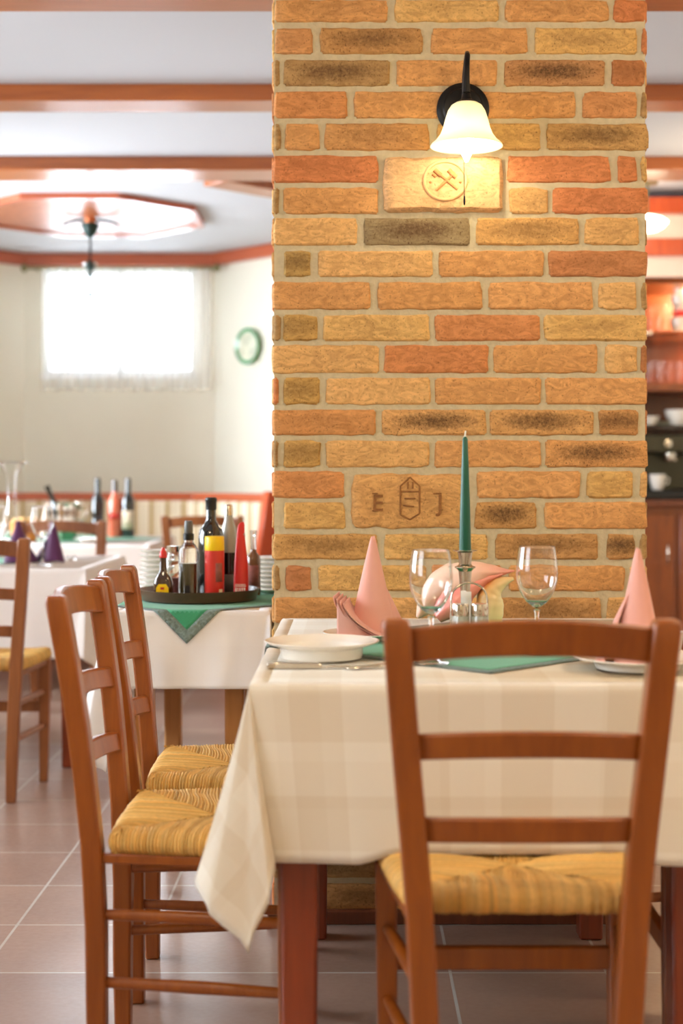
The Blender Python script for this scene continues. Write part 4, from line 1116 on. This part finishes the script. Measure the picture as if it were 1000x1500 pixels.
loft_shell('body_whorl', [(716, 914, -.012, .026, .030), (716, 896, -.014, .029, .032), (716, 876, -.016, .028, .03), (722, 862, -.016, .020, .024), (735, 852, -.014, .012, .016), (751, 847, -.01, .0035, .006)], creamy)
mb = MB()
for k in range(7):
    a = k * 0.9; r = 0.028 - 0.003 * k; c = sp(668, 880, 0.075 + 0.004 * k) + Vector((math.cos(a) * r, 0.002 * k, math.sin(a) * r * 0.8))
    mb.lathe([(0.012 - 0.001 * k, -0.012), (0.011 - 0.001 * k, 0), (0.002, 0.016 - 0.001 * k), (0, 0.016 - 0.001 * k)], 12, c, col=(lin(236), lin(206), lin(160), 1))
mb.build('spire', M['conch'], t, smooth=60)
# ramekin at the frame's right edge
mb = MB(); n = 40; prof = [(0.0, 0.0), (0.034, 0.0), (0.036, 0.003), (0.041, 0.034), (0.043, 0.036), (0.040, 0.037), (0.037, 0.033), (0.033, 0.006), (0, 0.006)]; rings = []
for (r, z) in prof:
    rings.append([(max(r, 1e-5) * math.cos(2 * PI * k / n) * (1 + (0.02 if 0.003 < z < 0.035 and k % 2 else 0)), max(r, 1e-5) * math.sin(2 * PI * k / n) * (1 + (0.02 if 0.003 < z < 0.035 and k % 2 else 0)), z) for k in range(n)])
mb.loft(rings, caps=False); o = mb.build('ramekin', M['china'], None, smooth=30, loc=(0.606, 2.862, OVER)); tag(o, 'small white ribbed dish at the right edge, behind the foreground chair post', 'dish')

# ================================================================== ON THE SERVICE TABLE
SZ = 0.742 + 0.0085
tx, ty = wx(291, 4.03), 4.03
mb = MB(); mb.lathe([(0, 0), (0.150, 0), (0.158, 0.003), (0.166, 0.028), (0.167, 0.031), (0.163, 0.031), (0.154, 0.007), (0, 0.006)], 64)
o = mb.build('serving_tray', M['tray'], None, smooth=40, loc=(tx, ty, SZ)); tag(o, 'round dark brown serving tray full of bottles on the green overlay', 'tray')
BZ0 = SZ + 0.0065
def bx(px, d): return wx(px, d)
# small brown sauce bottle
t = thing('sauce_bottle', 'small brown sauce bottle with red cap and yellow label at the left of the tray', 'bottle', (bx(239, 3.93), 3.93, BZ0))
mb = MB(); rings = []
for (w, d, z) in ((.0235, .017, 0), (.0255, .019, .003), (.0255, .019, .046), (.022, .017, .060), (.012, .012, .074), (.0095, .0095, .082), (.0085, .0085, .112), (.0085, .0085, .118)):
    rings.append([(math.copysign(abs(math.cos(a)) ** .7, math.cos(a)) * w, math.copysign(abs(math.sin(a)) ** .7, math.sin(a)) * d, z) for a in [2 * PI * k / 32 for k in range(32)]])
mb.loft(rings); mb.build('bottle_body', M['brownglass'], t, smooth=50)
mb = MB(); mb.lathe([(0.0, .114), (.0105, .114), (.0108, .118), (.0098, .129), (.006, .133), (.0048, .141), (0, .142)], 24); mb.build('cap', M['red'], t, smooth=40)
mb = MB()
shp = [(-.014, .004), (.014, .004), (.0165, .01), (.0165, .034), (.010, .044), (-.010, .044), (-.0165, .034), (-.0165, .01)]
mb.loft([[(x, y, z) for x, z in shp] for y in (-0.0205, -0.0185)]); lb = mb.build('label', M['yellow'], t)
mb = MB()
for (x0, x1, z0, z1) in ((-.005, .005, .030, .036), (-.007, -.002, .018, .024), (.001, .008, .014, .020), (-.004, .004, .008, .011)): mb.box(x0, x1, -0.0211, -0.0204, z0, z1)
mb.build('print', M['inkred'], lb)
# glass bottle with spray top, half full
t = thing('oil_sprayer', 'clear glass oil bottle with grey spray top on the tray', 'bottle', (bx(276, 3.95), 3.95, BZ0))
mb = MB(); mb.lathe([(0, 0), (.0255, 0), (.027, .003), (.027, .125), (.025, .137), (.016, .150), (.0125, .155), (.0125, .164), (.0112, .164), (.0112, .154), (.023, .136), (.0252, .125), (.0252, .005), (0, .004)], 36); mb.build('bottle_body', M['glass_far'], t, smooth=50)
mb = MB(); mb.lathe([(0, .0055), (.0248, .0055), (.0248, .098), (0, .098)], 36); mb.build('oil', M['oil'], t, smooth=40)
mb = MB(); mb.lathe([(0, .160), (.0145, .160), (.0145, .177), (.011, .179), (0, .179)], 28); mb.build('collar', M['black'], t, smooth=40)
mb = MB(); mb.lathe([(0, .178), (.0112, .178), (.0118, .18), (.0112, .208), (.0095, .212), (0, .212)], 28); mb.tube([(0, 0, .200), (.0, -0.014, .200)], .0028, 8); mb.build('spray_head', M['grey'], t, smooth=40)
mb = MB(); mb.box(-.006, .006, -.0282, -.0268, .012, .040); mb.build('sticker', M['black'], t)
# tall black bottle
t = thing('oil_bottle', 'tall black oil bottle behind the red tin with yellow lid', 'bottle', (bx(309, 4.03), 4.03, BZ0))
mb = MB(); mb.lathe([(0, 0), (.033, 0), (.035, .004), (.035, .165), (.032, .185), (.018, .205), (.0145, .212), (.0135, .235), (.0135, .243), (0, .243)], 36); mb.build('bottle_body', M['darkglass'], t, smooth=40)
mb = MB(); mb.lathe([(0, .24), (.0152, .24), (.0152, .262), (.0162, .264), (.0162, .270), (.014, .274), (0, .274)], 28); mb.build('cap', M['black'], t, smooth=40)
# red tin, yellow lid
t = thing('spice_tin', 'red cylindrical tin with a bright yellow lid at the front of the tray', 'tin', (bx(314, 3.94), 3.94, BZ0))
mb = MB(); mb.lathe([(0, 0), (.0255, 0), (.0265, .002), (.0265, .134), (0, .134)], 40); b_ = mb.build('tin_body', M['redcan'], t, smooth=40)
mb = MB(); mb.lathe([(0, .132), (.0262, .132), (.0268, .134), (.0262, .168), (.0245, .171), (0, .171)], 40); mb.build('lid', M['yellow'], t, smooth=40)
def patch(name, R, a0, a1, z0, z1, mat, parent, k=8):
    mb = MB(); mb.grid(lambda u, v: (math.cos(lerp(a0, a1, u)) * R, math.sin(lerp(a0, a1, u)) * R, lerp(z0, z1, v)), k, 1); return mb.build(name, mat, parent, smooth=60, solid=.0004)
lb = patch('label', .0268, -1.0, -.55, .006, .03, M['paper'], b_)
patch('print', .0268, -1.35, -.6, .05, .10, M['spice'], b_)
# grey vinegar bottle
t = thing('vinegar_bottle', 'clear vinegar bottle with steel cap at the back of the tray', 'bottle', (bx(335, 4.09), 4.09, BZ0))
mb = MB(); mb.lathe([(0, .12), (.0258, .12), (.0255, .150), (.022, .180), (.0125, .212), (.011, .225), (0, .225)], 32); mb.build('shoulder', M['greyglass'], t, smooth=50)
mb = MB(); mb.lathe([(0, 0), (.025, 0), (.026, .003), (.026, .1205), (0, .1205)], 32); mb.build('bottle_body', M['darkoil'], t, smooth=40)
mb = MB(); mb.lathe([(0, .223), (.0125, .223), (.0125, .243), (.0115, .245), (.0115, .251), (.009, .254), (0, .254)], 28); mb.build('cap', M['steel'], t, smooth=40)
patch('label', .0263, -2.2, -.9, .01, .06, M['grey'], t)
# red squeeze pack
t = thing('squeeze_pack', 'red tapered squeeze pack with white lettering at its foot, right of the tin', 'packet', (bx(353, 3.975), 3.975, BZ0))
mb = MB(); rings = []
for (w, d, z, dx) in ((.019, .014, 0, 0), (.0205, .0155, .004, 0), (.0205, .015, .05, 0), (.0185, .012, .10, .000), (.0135, .007, .145, -.001), (.0105, .0035, .180, -.001), (.009, .0022, .200, .001), (.004, .0015, .208, .004)):
    rings.append([(dx + math.cos(2 * PI * k / 28) * w, math.sin(2 * PI * k / 28) * d * (1 + .08 * math.sin(3 * k + z * 60)), z) for k in range(28)])
mb.loft(rings); mb.build('pack_body', M['red'], t, smooth=60)
mb = MB()
for k, (x, w, z, h) in enumerate(((-.013, .004, .018, .013), (-.0075, .003, .018, .013), (-.002, .004, .018, .013), (.004, .003, .018, .013), (.010, .004, .018, .013), (-.001, .030, .0345, .002), (-.001, .028, .039, .0014))):
    mb.box(x - w / 2, x + w / 2, -.0166 + abs(x) * .25, -.0150 + abs(x) * .25, z, z + h)
mb.build('lettering', M['whitepaper'], t)
mb = MB(); mb.tube([(.004, -.002, .172), (.010, -.004, .178), (.011, -.004, .168)], .0012, 6); mb.build('torn_tab', M['greyglass'], t, smooth=60)
# brown sauce bottle at right
t = thing('sauce_bottle', 'amber brown sauce bottle behind the right end of the tray, nearest the pillar', 'bottle', (bx(371, 4.19), 4.19, SZ))
mb = MB(); mb.lathe([(0, 0), (.0195, 0), (.021, .003), (.021, .098), (.019, .110), (.0095, .122), (.0085, .13), (0, .13)], 32); mb.build('bottle_body', M['amberglass'], t, smooth=50)
mb = MB(); mb.lathe([(0, .125), (.0087, .125), (.0085, .168), (.0102, .170), (.0102, .184), (0, .184)], 28); mb.build('neck', M['glass_far'], t, smooth=40)
patch('label', .0213, -2.4, -.7, .02, .085, M['spice'], t)
# jar
t = thing('glass_jar', 'squat clear glass jar of reddish spice behind the sprayer on the tray', 'jar', (bx(254, 4.08), 4.08, BZ0))
mb = MB(); mb.lathe([(0, 0), (.021, 0), (.023, .003), (.023, .10), (.018, .112), (.018, .124), (.0165, .124), (.0165, .112), (.0215, .10), (.0215, .004), (0, .003)], 32); mb.build('jar_body', M['glass_far'], t, smooth=50)
mb = MB(); mb.lathe([(0, .0045), (.0212, .0045), (.0212, .05), (0, .052)], 28); mb.build('spice', M['spice'], t, smooth=40)
mb = MB(); mb.lathe([(0, .122), (.0195, .122), (.0195, .138), (0, .139)], 28); mb.build('lid', M['steel'], t, smooth=40)
# stacks of small plates behind the tray
def stack(n, x, y, dia, pitch, where, grp, name='plate'):
    first = None
    mb = MB(); R = dia / 2
    mb.lathe([(0, .002), (R * .5, .002), (R * .55, 0), (R * .6, .002), (R * .98, .010), (R, .0115), (R * .98, .0125), (R * .6, .005), (0, .004)], 40)
    me = None
    for k in range(n):
        pos = 'bottom plate' if k == 0 else ('top plate' if k == n - 1 else '%s plate from the bottom' % ['', 'second', 'third', 'fourth', 'fifth', 'sixth', 'seventh', 'eighth', 'ninth'][k])
        lab = '%s of the white stack %s' % (pos, where)
        if me is None: o = mb.build(name, M['china'], None, smooth=40); me = o
        else: o = me.copy(); C.objects.link(o)
        o.location = (x + rng.uniform(-.001, .001), y, SZ + k * pitch); tag(o, lab, 'plate', grp)
stack(9, bx(230, 4.27), 4.27, .105, .0140, 'behind the left of the tray', 'small plates stacked left of the bottles')
stack(8, bx(404, 4.29), 4.285, .155, .0130, 'beside the pillar, right of the tray', 'small plates stacked beside the pillar')

# ================================================================== FAR TABLES
FZ = 0.742 + 0.0085; FT = 0.742 + 0.0055
wine_glass('wine glass in front of the purple napkins on the far left table', wx(62, 5.60), 5.60, FZ - 0.002, h=0.225, R=0.044, mat=M['glass_far'])
wine_glass('wine glass at the very left edge of the far left table', wx(-6, 5.66), 5.66, FZ - 0.002, h=0.225, R=0.044, mat=M['glass_far'])
napkin('dark purple folded napkin, left one behind the shaded chair on the far left table', wx(27, 5.78), 5.78, FZ, 0.165, 0.050, 0.4, M['purple'], cuff=False)
napkin('dark purple folded napkin directly behind the wine glass on the far left table', wx(78, 5.84), 5.84, FZ, 0.165, 0.045, 2.4, M['purple'], cuff=False)
t = thing('salt_cellar', 'tiny clear glass salt cellar near the right end of the far left table', 'salt cellar', (wx(104, 5.95), 5.95, FT))
mb = MB(); mb.lathe([(0, 0), (.018, 0), (.02, .004), (.018, .02), (.014, .02), (.014, .006), (0, .005)], 24); mb.build('bowl', M['glass_far'], t, smooth=40)
mb = MB(); mb.lathe([(0, .0055), (.0136, .0055), (.0136, .013), (0, .015)], 20); mb.build('salt', M['whitepaper'], t, smooth=40)
t = thing('decanter', 'tall clear glass decanter with wide bottom and flared mouth at the far left', 'decanter', (wx(17, 6.12), 6.12, FT))
mb = MB(); mb.lathe([(0, 0), (.055, 0), (.062, .004), (.066, .02), (.060, .07), (.040, .13), (.021, .18), (.017, .23), (.018, .30), (.024, .35), (.045, .385), (.066, .398), (.0655, .4005), (.044, .389), (.0225, .353), (.0162, .30), (.0152, .23), (.019, .182), (.038, .131), (.058, .07), (.0635, .02), (.06, .007), (0, .005)], 40); mb.build('decanter_body', M['glass_far'], t, smooth=50)

def wine_bottle(label, px, d, body, lab, cap, h=0.315):
    t = thing('wine_bottle', label, 'wine bottle', (wx(px, d), d, FZ + .0005), 0, None); k = h / .315
    mb = MB(); mb.lathe([(0, .004), (.03, 0), (.037, .003), (.038, .01), (.038, .18 * k), (.034, .205 * k), (.019, .228 * k), (.0145, .245 * k), (.0135, .29 * k), (.0155, .292 * k), (.0155, .303 * k), (.0135, .304 * k), (0, .304 * k)], 32); mb.build('bottle_body', body, t, smooth=50)
    mb = MB(); mb.lathe([(.0148, .25 * k), (.0158, .25 * k), (.0162, .305 * k), (.014, .316 * k), (0, .316 * k)], 28); mb.build('capsule', cap, t, smooth=40)
    patch('label', .0386, -2.5, -.6, lab[1], lab[2], lab[0], t, 16)
    return t
wine_bottle('dark green wine bottle, left of the three on the table before the bench', 143, 8.30, M['darkglass'], (M['darkglass'], .03, .12), M['darkglass'], .325)
wine_bottle('rose wine bottle in the middle of the three on the table before the bench', 168, 8.15, M['rose'], (M['redcan'], .10, .13), M['brownglass'])
wine_bottle('dark wine bottle with cream label, right of the three before the bench', 187.5, 8.15, M['darkglass'], (M['paper'], .045, .145), M['darkglass'], .325)
t = thing('ice_bucket', 'shiny steel ice bucket on the long table with a bottle leaning in it', 'ice bucket', (wx(99, 7.75), 7.75, FZ))
mb = MB(); mb.lathe([(0, 0), (.045, 0), (.048, .003), (.06, .15), (.066, .192), (.069, .195), (.066, .197), (.057, .15), (.045, .008), (0, .006)], 36); mb.build('bucket', M['steel'], t, smooth=50)
for s in (-1, 1):
    mb = MB(); mb.lathe([(0, -.012), (.011, -.008), (.013, 0), (.011, .008), (0, .012)], 14, (s * .073, 0, .17)); mb.build('knob', M['steel'], t, smooth=60)
t = thing('wine_bottle', 'dark green bottle leaning to the left out of the ice bucket', 'wine bottle', (wx(99, 7.75) + .012, 7.75, FZ + .012))
t.rotation_euler = (0, -0.42, 0)
mb = MB(); mb.lathe([(0, .004), (.026, 0), (.032, .003), (.033, .01), (.033, .16), (.028, .185), (.017, .205), (.0135, .22), (.013, .285), (.0155, .287), (.0155, .30), (0, .30)], 28); mb.build('bottle_body', M['darkglass'], t, smooth=50)
t = thing('bread_basket', 'amber wicker basket with bread on the left of the long table', 'basket', (wx(36, 7.60), 7.60, FZ))
mb = MB(); mb.lathe([(0, .002), (.06, 0), (.075, .06), (.085, .10), (.08, .10), (.07, .06), (.055, .008), (0, .008)], 32); mb.build('basket_bowl', M['wicker'], t, smooth=50)
for k, (dx, dy) in enumerate(((-.03, 0), (.03, .01), (0, -.03))):
    mb = MB(); mb.lathe([(0, -.03), (.022, -.02), (.032, 0), (.024, .022), (0, .032)], 16, (dx, dy, .095)); mb.build('bread_roll', M['bread'], t, smooth=60)
napkin('cream folded napkin left of the ice bucket on the long table', wx(70, 7.90), 7.90, FZ, 0.20, 0.050, 0.8, M['cream_nap'], cuff=False)
plate('white plate on the left part of the long table before the bench', wx(22, 8.05), 8.05, FZ, 0.24, 0.022, name='dinner_plate')
plate('small white plate right of the ice bucket on the long table', wx(134, 7.6), 7.55, FZ, 0.17, 0.018, name='side_plate')
wine_glass('wine glass right of the ice bucket on the long table before the bench', wx(119, 8.05), 8.05, FZ - .002, h=.2, R=.042, mat=M['glass_far'])

# ================================================================== BAR AT THE RIGHT
DB = 7.8
ux0, ux1 = 1.30, 2.55
def bz(py): return wz(py, DB)
t = thing('back_bar', 'brown wooden back bar with shelves right of the brick pillar', 'bar cabinet', (0, 0, 0))
mb = MB(); mb.box(ux0, ux1, DB + .0, 8.30, 0.0, bz(742)); mb.build('base_cabinet', M['bar'], t, bevel=.004)
for k in range(3):
    mb = MB(); x = ux0 + .03 + k * .41
    mb.box(x, x + .38, DB - .02, DB + 0.0, .10, bz(752)); d_ = mb.build('door', M['bar'], t, bevel=.006)
    mb = MB(); mb.tube([(x + .34, DB - .022, .62), (x + .34, DB - .045, .63), (x + .34, DB - .045, .72), (x + .34, DB - .022, .73)], .005, 8); mb.build('handle', M['steel'], d_, smooth=60)
mb = MB(); mb.box(ux0 - .02, ux1 + .02, DB - .06, 8.30, bz(742) + .001, bz(742) + .035); mb.build('counter', M['skirt'], t, bevel=.004)
mb = MB(); mb.box(ux0, ux1, 8.29, 8.32, bz(742) + .035, bz(404)); mb.build('back_board', M['bar'], t)
for x in (ux0, ux1 - .03):
    mb = MB(); mb.box(x, x + .03, DB + .06, 8.29, bz(742) + .035, bz(404)); mb.build('side_board', M['bar'], t, bevel=.003)
mb = MB(); mb.box(ux0, ux1, DB + .05, 8.29, bz(572), bz(560)); mb.build('shelf', M['bar'], t, bevel=.003)
mb = MB(); mb.box(ux0 + .03, ux1 - .03, DB + .06, 8.28, bz(628), bz(622)); mb.build('shelf', M['shelfglass'], t)
mb = MB(); mb.box(ux0 + .03, ux1 - .03, DB + .06, 8.28, bz(488), bz(483)); mb.build('glass_shelf', M['shelfglass'], t)
mb = MB(); mb.box(ux0 - .03, ux1 + .03, DB - .02, 8.32, bz(416), bz(404)); mb.build('top_board', M['bar'], t, bevel=.004)
t = thing('bar_canopy', 'reddish wooden canopy with a pale band over the back bar', 'canopy', (0, 0, 0))
YB = DB - .35
def cz(py): return wz(py, YB)
mb = MB(); mb.box(ux0 - .25, ux1 + .25, YB, YB + .07, cz(374), cz(349)); mb.build('fascia_board', M['bar_red'], t, bevel=.004)
mb = MB(); mb.box(ux0 - .25, ux1 + .25, YB - .02, YB + .05, cz(313), cz(289)); mb.build('upper_board', M['bar_red'], t, bevel=.004)
mb = MB(); mb.box(ux0 - .25, ux1 + .25, YB + .04, YB + .07, cz(349), cz(313)); mb.build('pale_band', M['wall'], t)
mb = MB(); mb.box(ux0 - .25, ux1 + .25, YB + .03, YB + .07, cz(404), cz(374)); mb.build('lower_pale_band', M['pinkwall'], t)
mb = MB(); mb.box(ux0 - .25, ux1 + .25, YB + .07, 8.34, cz(313), cz(311)); mb.build('roof_board', M['bar'], t)
t = thing('bar_lamp', 'glowing white glass lamp in front of the canopy, half behind the pillar', 'lamp', (wx(948, 7.2), 7.2, wz(328, 7.2)))
mb = MB(); mb.lathe([(0, -.042), (.045, -.036), (.08, -.018), (.098, .004), (.098, .012), (.07, .03), (.03, .042), (0, .044)], 36); mb.build('glass_dome', M['barbulb'], t, smooth=60)
mb = MB(); mb.tube([(0, 0, .044), (0, 0, CEIL - wz(328, 7.2) - .02)], .006, 10); mb.lathe([(0, CEIL - wz(328, 7.2) - .03), (.05, CEIL - wz(328, 7.2) - .03), (.055, CEIL - wz(328, 7.2) - .001), (0, CEIL - wz(328, 7.2) - .001)], 24); mb.build('stem', M['brass'], t, smooth=40)
# stacked cups, red and white
mk = [('white', M['china']), ('red', M['red']), ('white', M['china']), ('red', M['red'])]
zc_ = bz(483) + .001
cups = (('lower white cup of the small stack on the glass shelf', M['china'], .085, .052), ('red cup rim showing above the lower white cup on the glass shelf', M['red'], .03, .045), ('upper white cup of the small stack on the glass shelf', M['china'], .09, .048), ('topmost white cup on the glass shelf stack', M['china'], .045, .036))
for lab, m_, h, r in cups:
    t = thing('cup', lab, 'cup', (wx(996, 8.0), 8.0, zc_), 0, 'cups stacked on the glass shelf')
    mb = MB(); mb.lathe([(0, 0), (r * .6, 0), (r * .75, .004), (r, h * .6), (r * .98, h), (r * .9, h), (r * .9, h * .6), (r * .6, .008), (0, .008)], 28); mb.build('cup_body', m_, t, smooth=50)
    mb = MB(); mb.tube([(r * .9, 0, h * .8), (r * 1.35, 0, h * .7), (r * 1.3, 0, h * .3), (r * .9, 0, h * .25)], .005, 8); mb.build('handle', m_, t, smooth=60)
    zc_ += h + .001
gl = None
def bar_glass(px, d, z, h, r, lab, grp):
    t = thing('bar_glass', lab, 'glass', (wx(px, d), d, z), 0, grp)
    mb = MB(); mb.lathe([(0, .0), (r * .8, 0), (r * .85, .004), (r, h * .5), (r * .95, h), (r * .9, h), (r * .93, h * .5), (r * .76, .008), (0, .007)], 24); mb.build('glass_body', M['glass_far'], t, smooth=50)
for k, (px, d, lab) in enumerate(((955, 8.0, 'clear glass on the upper shelf, nearest the pillar'), (969, 7.95, 'clear glass on the upper shelf, left of the cup stack'), (979, 8.12, 'clear glass on the upper shelf, just left of the cups at the back'))):
    bar_glass(px, d, bz(483) + .001, .15, .032, lab, 'glasses on the upper glass shelf')
for k, (px, d, lab) in enumerate(((953, 7.95, 'clear tumbler on the wooden shelf, nearest the pillar'), (968, 7.93, 'clear tumbler on the wooden shelf, second from the pillar'), (982, 8.0, 'clear tumbler on the wooden shelf, third from the pillar'), (996, 7.95, 'clear tumbler on the wooden shelf, fourth from the pillar'))):
    bar_glass(px, d, bz(560) + .001, .125, .030, lab, 'tumblers on the wooden shelf')
def bar_plate(px, d, lab, dia, tilt, mat):
    mb = MB(); R = dia / 2; mb.lathe([(0, .004), (R * .6, .004), (R * .65, 0), (R, .02), (R * .98, .022), (R * .6, .009), (0, .009)], 32)
    o = mb.build('plate', mat, None, smooth=50, loc=(wx(px, d), d, bz(622) + .002)); return tag(o, lab, 'plate')
def bowl_(px, d, z, r, h, lab, mat, cat='bowl', name='bowl'):
    mb = MB(); mb.lathe([(0, .0), (r * .5, 0), (r * .55, .004), (r * .9, h * .6), (r, h), (r * .95, h), (r * .84, h * .6), (r * .5, .008), (0, .007)], 28)
    o = mb.build(name, mat, None, smooth=50, loc=(wx(px, d), d, z)); return tag(o, lab, cat)
bowl_(951, 7.98, bz(622) + .001, .055, .05, 'small cream bowl on the low glass shelf beside the pillar', M['china'])
bowl_(993, 8.0, bz(622) + .001, .075, .085, 'larger cream bowl on the low glass shelf', M['china'])
bar_plate(972, 8.08, 'floral green and cream plate between the bowls on the low shelf', .15, 0, M['platemid'])
t = thing('coffee_machine', 'dark metal coffee machine on the counter of the back bar', 'coffee machine', (wx(985, 8.05), 8.02, bz(742) + .036))
mb = MB(); mb.box(-.20, .28, -.10, .18, 0, .05); mb.build('base', M['black'], t, bevel=.006)
mb = MB(); mb.box(-.20, .28, .04, .18, .05, .25); mb.build('body', M['machine'], t, bevel=.008)
mb = MB(); mb.box(-.20, .28, -.12, .18, .25, .35); mb.build('top_housing', M['machine'], t, bevel=.012)
for x in (-.03, .14):
    mb = MB(); mb.lathe([(0, .21), (.03, .21), (.033, .22), (.033, .25), (0, .25)], 20, (x, -.05, 0)); mb.tube([(x, -.07, .225), (x, -.17, .215)], .009, 8); mb.build('group_head', M['steel'], t, smooth=50)
mb = MB(); mb.lathe([(0, 0), (.02, .0), (.022, .012), (0, .014)], 20, M=Matrix.Translation((-.06, -.12, .30)) @ Matrix.Rotation(PI / 2, 4, 'X')); mb.build('gauge', M['steel'], t, smooth=50)
t = thing('cup', 'single white cup standing on the coffee machine by the pillar', 'cup', (wx(962, 7.96), 7.95, bz(742) + .0865))
mb = MB(); mb.lathe([(0, 0), (.026, 0), (.03, .004), (.043, .05), (.045, .085), (.042, .085), (.039, .05), (.024, .008), (0, .007)], 28); mb.build('cup_body', M['china'], t, smooth=50)
mb = MB(); mb.tube([(.04, 0, .07), (.062, 0, .062), (.058, 0, .035), (.038, 0, .028)], .0045, 8); mb.build('handle', M['china'], t, smooth=60)

# ================================================================== WALL LAMP ON THE PILLAR
LX, LYW, LZ = wx(683, 3.46), PY - 0.009, wz(160, 3.57)
t = thing('wall_lamp', 'black iron wall lamp with lit frosted bell shade on the brick pillar', 'wall lamp', (LX, LYW, LZ))
Mr = Matrix.Rotation(PI / 2, 4, 'X')   # lathe axis towards the room
mb = MB(); mb.lathe([(0, 0), (.064, 0), (.064, .006), (.058, .011), (.05, .013), (.046, .018), (.02, .024), (0, .025)], 44, M=Mr); mb.build('back_plate', M['iron'], t, smooth=35)
mb = MB(); dY = -(LYW - 3.46)
mb.tube([(0, -.02, .0), (0, -.045, .006), (0, -.06, .03), (0, -.064, .065), (.003, -.072, .098), (.004, -.088, .112), (.003, -.104, .102), (.001, dY, .075), (0, dY, .045), (0, dY, .012)], [.009, .008, .007, .0065, .0065, .006, .0065, .0065, .0075, .009], 12); mb.build('arm', M['iron'], t, smooth=70)
sz0 = wz(214, 3.46) - LZ; sz1 = wz(151, 3.46) - LZ
mb = MB(); mb.lathe([(0, sz1 + .022), (.009, sz1 + .022), (.013, sz1 + .008), (.026, sz1 + .001), (.028, sz1 - .004), (0, sz1 - .004)], 28, (0, dY, 0)); mb.build('shade_cap', M['iron'], t, smooth=40)
H = sz1 - sz0
prof = [(.026, 0.0), (.036, -.006), (.044, -.018), (.050, -.036), (.055, -.055), (.062, -.072), (.073, -.086), (.083, -.094), (.0855, -.098)]
k_ = H / .098; out_ = [(r, sz1 + z * k_) for r, z in prof]; in_ = [(r - .0025, z - .0005) for r, z in prof]
mb = MB(); mb.lathe(out_ + [(.0855, sz0 - .0012)] + [(r, sz1 + z * k_) for r, z in in_[::-1]], 48, (0, dY, 0)); mb.build('lamp_shade', M['shade'], t, smooth=60)
zb = wz(238, 3.46) - LZ
mb = MB(); mb.lathe([(0, zb), (.004, zb + .004), (.011, zb + .018), (.0175, zb + .038), (.0185, zb + .055), (.014, zb + .08), (.011, zb + .09), (0, zb + .09)], 24, (0, dY, 0)); mb.build('bulb', M['bulb'], t, smooth=60)
mb = MB(); mb.lathe([(0, zb + .09), (.0125, zb + .09), (.0125, sz1 - .004), (0, sz1 - .004)], 20, (0, dY, 0)); mb.build('socket', M['iron'], t, smooth=40)
mb = MB(); zp = wz(285, 3.46) - LZ
mb.tube([(-.006, dY + .02, sz1 - .03), (-.0035, dY + .02, zp)], .0009, 6); pc = mb.build('pull_cord', M['iron'], t, smooth=60)
mb = MB(); mb.lathe([(0, zp - .022), (.002, zp - .02), (.0026, zp - .012), (.002, zp), (0, zp + .001)], 12, (-.0035, dY + .02, 0)); mb.build('pull_knob', M['iron'], pc, smooth=50)

# ================================================================== LIGHT AND CAMERA
world = bpy.data.worlds.new('daylight'); bpy.context.scene.world = world; world.use_nodes = True
bg = world.node_tree.nodes['Background']; bg.inputs[0].default_value = (0.80, 0.90, 1.0, 1); bg.inputs[1].default_value = 4.2

def area(name, loc, size, energy, col, target):
    l = bpy.data.lights.new(name, 'AREA'); l.shape = 'RECTANGLE'; l.size, l.size_y = size; l.energy = energy; l.color = col
    o = bpy.data.objects.new(name, l); C.objects.link(o); o.location = loc
    o.rotation_euler = (Vector(target) - Vector(loc)).to_track_quat('-Z', 'Y').to_euler(); return o
def point(name, loc, r, energy, col):
    l = bpy.data.lights.new(name, 'POINT'); l.shadow_soft_size = r; l.energy = energy; l.color = col
    o = bpy.data.objects.new(name, l); C.objects.link(o); o.location = loc; return o
SKYC = (0.82, 0.90, 1.0); WARM = (1.0, 0.80, 0.52)
# daylight through the windows; the farthest left one is added alcove fill
area('daylight_bay', (-1.53, 9.95, 2.12), (1.0, 0.7), 12, SKYC, (-1.4, 7.0, 1.2))
for k, (y, e) in enumerate(((0.9, 14), (4.0, 58), (7.1, 135))):
    area('daylight_window', (-3.22, y, 1.6), (1.9, 1.3), e, SKYC, (0.0, y + 0.2, 0.9))
# warm ceiling lamps of the front room
for p, e, c in (((1.5, 1.6, 2.40), 26, WARM), ((-0.7, 1.4, 2.40), 16, WARM), ((2.5, 3.0, 2.40), 13, WARM), ((0.6, -0.9, 2.40), 8, (1.0, 0.70, 0.36))):
    point('ceiling_lamp', p, 0.12, e, c)
point('bar_fill', (1.75, 6.4, 2.1), 0.1, 6, WARM)  # added fill brightening the canopy front, no fixture stands here
point('cabinet_light', (1.95, 8.0, 2.08), 0.05, 16, (1.0, .66, .34))

cam = bpy.data.cameras.new('camera'); co = bpy.data.objects.new('camera', cam); C.objects.link(co)
co.location = (0, 0, EYE); co.rotation_euler = (PI / 2, 0, 0)
cam.sensor_fit = 'VERTICAL'; cam.sensor_height = 36.0; cam.lens = F / 1500 * 36.0
cam.shift_x = -(CX - 500) / 1500; cam.shift_y = (CY - 750) / 1500
cam.dof.use_dof = True; cam.dof.focus_distance = 3.28; cam.dof.aperture_fstop = 2.4
sc_ = bpy.context.scene; sc_.camera = co
sc_.view_settings.view_transform = 'Standard'; sc_.view_settings.look = 'None'; sc_.view_settings.exposure = 0.85; sc_.view_settings.gamma = 1.0
sc_.view_settings.use_curve_mapping = False
sc_.cycles.use_denoising = True
sc_.cycles.max_bounces = 12; sc_.cycles.transmission_bounces = 10; sc_.cycles.transparent_max_bounces = 12
sc_.cycles.sample_clamp_indirect = 8.0
